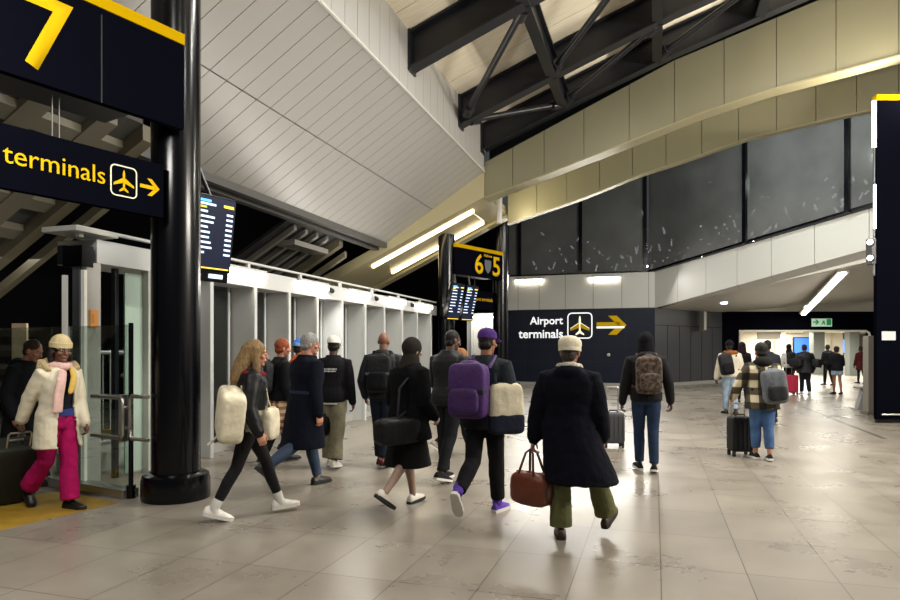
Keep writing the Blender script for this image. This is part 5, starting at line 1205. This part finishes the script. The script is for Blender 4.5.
# ================================================================== light and camera
def area(name, loc, target, sx, sy, power, col=(1, .97, .91)):
    l = bpy.data.lights.new(name, 'AREA'); l.shape = 'RECTANGLE'; l.size = sx; l.size_y = sy; l.energy = power; l.color = col
    o = bpy.data.objects.new(name, l); COL.objects.link(o); o.location = loc
    o.rotation_euler = (V(target) - V(loc)).to_track_quat('-Z', 'Y').to_euler(); return o
def fill_row():
    for i, (x, y, z, p) in enumerate(((-1.5, 0, 7.6, 120), (3, 1, 8.4, 130), (-.6, 9.6, 8.2, 420), (4.5, 10.5, 9.3, 520), (8, 4, 9.5, 350))):
        area('roof_fill', (x, y, z), (x, y, 0), 1.6, .5, p)  # unseen fill lights added under the roof to brighten the hall
fill_row()
area('deck_fill', (XW + .1, 11, 3.05), (0, 13, 9.5), 11, .2, 190, (1, .95, .87))  # unseen fill added along the header to brighten the roof deck
area('deck_fill', cw(10.3, 14.2, 7.15), (1, 13.5, 9.5), 1.6, .25, 500, (1, .93, .82))  # second added deck fill, out of sight on top of the pylon
area('deck_fill_right', (11.2, 10, 6.0), (-1, 13, 9.6), 9, .3, 2600, (1, .93, .82))  # unseen fill added on the right, lifts the pale deck
area('window_glow_fill', (3.2, 20.6, 8.6), (4.2, 26, 7.0), 3, .3, 260, (.9, 1, .97))  # added unseen light that makes a pale glow on the angled panes
area('stair_hall_fill', (-9.3, 9.5, 3.0), (-9.3, 9.5, 0), 1.2, 5, 60)  # unseen fill added so the space behind the glass is not black
area('doorway_fill', (-7.4, 8.0, 2.5), (-7.2, 8.0, 0), .5, 1.5, 30)  # added to make the railing inside the doorway show; no fitting there
area('entrance_fill', (-4.2, 2.5, 4.3), at(60, 7.0, .9), 1.2, .4, 85)  # added out of view to brighten the woman in cream
area('header_light', (XW + .3, 11.5, 2.95), (XW + 3, 11.5, 0), .3, 12, 260, (1, .96, .88))
area('band_light', (-3, 27.6, 4.6), (-2, 16, 0), 6, .4, 380)
area('hall_fill', (2, 20.5, 6.2), (2, 22, 0), 5, 1.5, 300)  # unseen fill added over the far part of the hall
area('passage_light_source', at(822, 28, 3.5), at(822, 28, 0), 2, 2, 160)
for u, zc in ((775, 37), (825, 37), (800, 42), (850, 45)):
    area('corridor_source', at(u, zc, 2.65), at(u, zc, 0), 3, 1.2, 520, (1, .95, .84))
area('trough_fill', (-3.9, 18.2, 5.6), (-2.4, 19.5, 6.6), .4, .8, 45, (1, .86, .55))  # hidden between the arches, added to brighten the recessed fascia
area('end_screen_fill', (-7.4, 28.9, 3.0), (-7.4, 30, 1.2), 1.8, .3, 50)  # fill added in front of the white end screen
area('stair_fill', (-10.5, 6, 1.9), (-10.5, 6, 4), 2, 2, 14)  # unseen fill added below the stair, shining up at its underside
w = bpy.data.worlds.new('night'); SC.world = w; w.use_nodes = True
w.node_tree.nodes['Background'].inputs['Color'].default_value = (.05, .05, .052, 1); w.node_tree.nodes['Background'].inputs['Strength'].default_value = 1.0
cd = bpy.data.cameras.new('camera'); cam = bpy.data.objects.new('camera', cd); COL.objects.link(cam)
cam.location = (0, 0, EYE); cam.rotation_euler = (math.pi / 2, 0, TH)
cd.sensor_width = 36; cd.lens = 36 * 650 / 900; cd.shift_y = 49 / 900; cd.clip_end = 300
SC.camera = cam
SC.view_settings.view_transform = 'Standard'; SC.view_settings.look = 'None'
SC.view_settings.exposure = 0.0; SC.view_settings.gamma = 1.0
try: SC.view_settings.use_curve_mapping = False
except Exception: pass
bpy.data.scenes.remove(WORK)
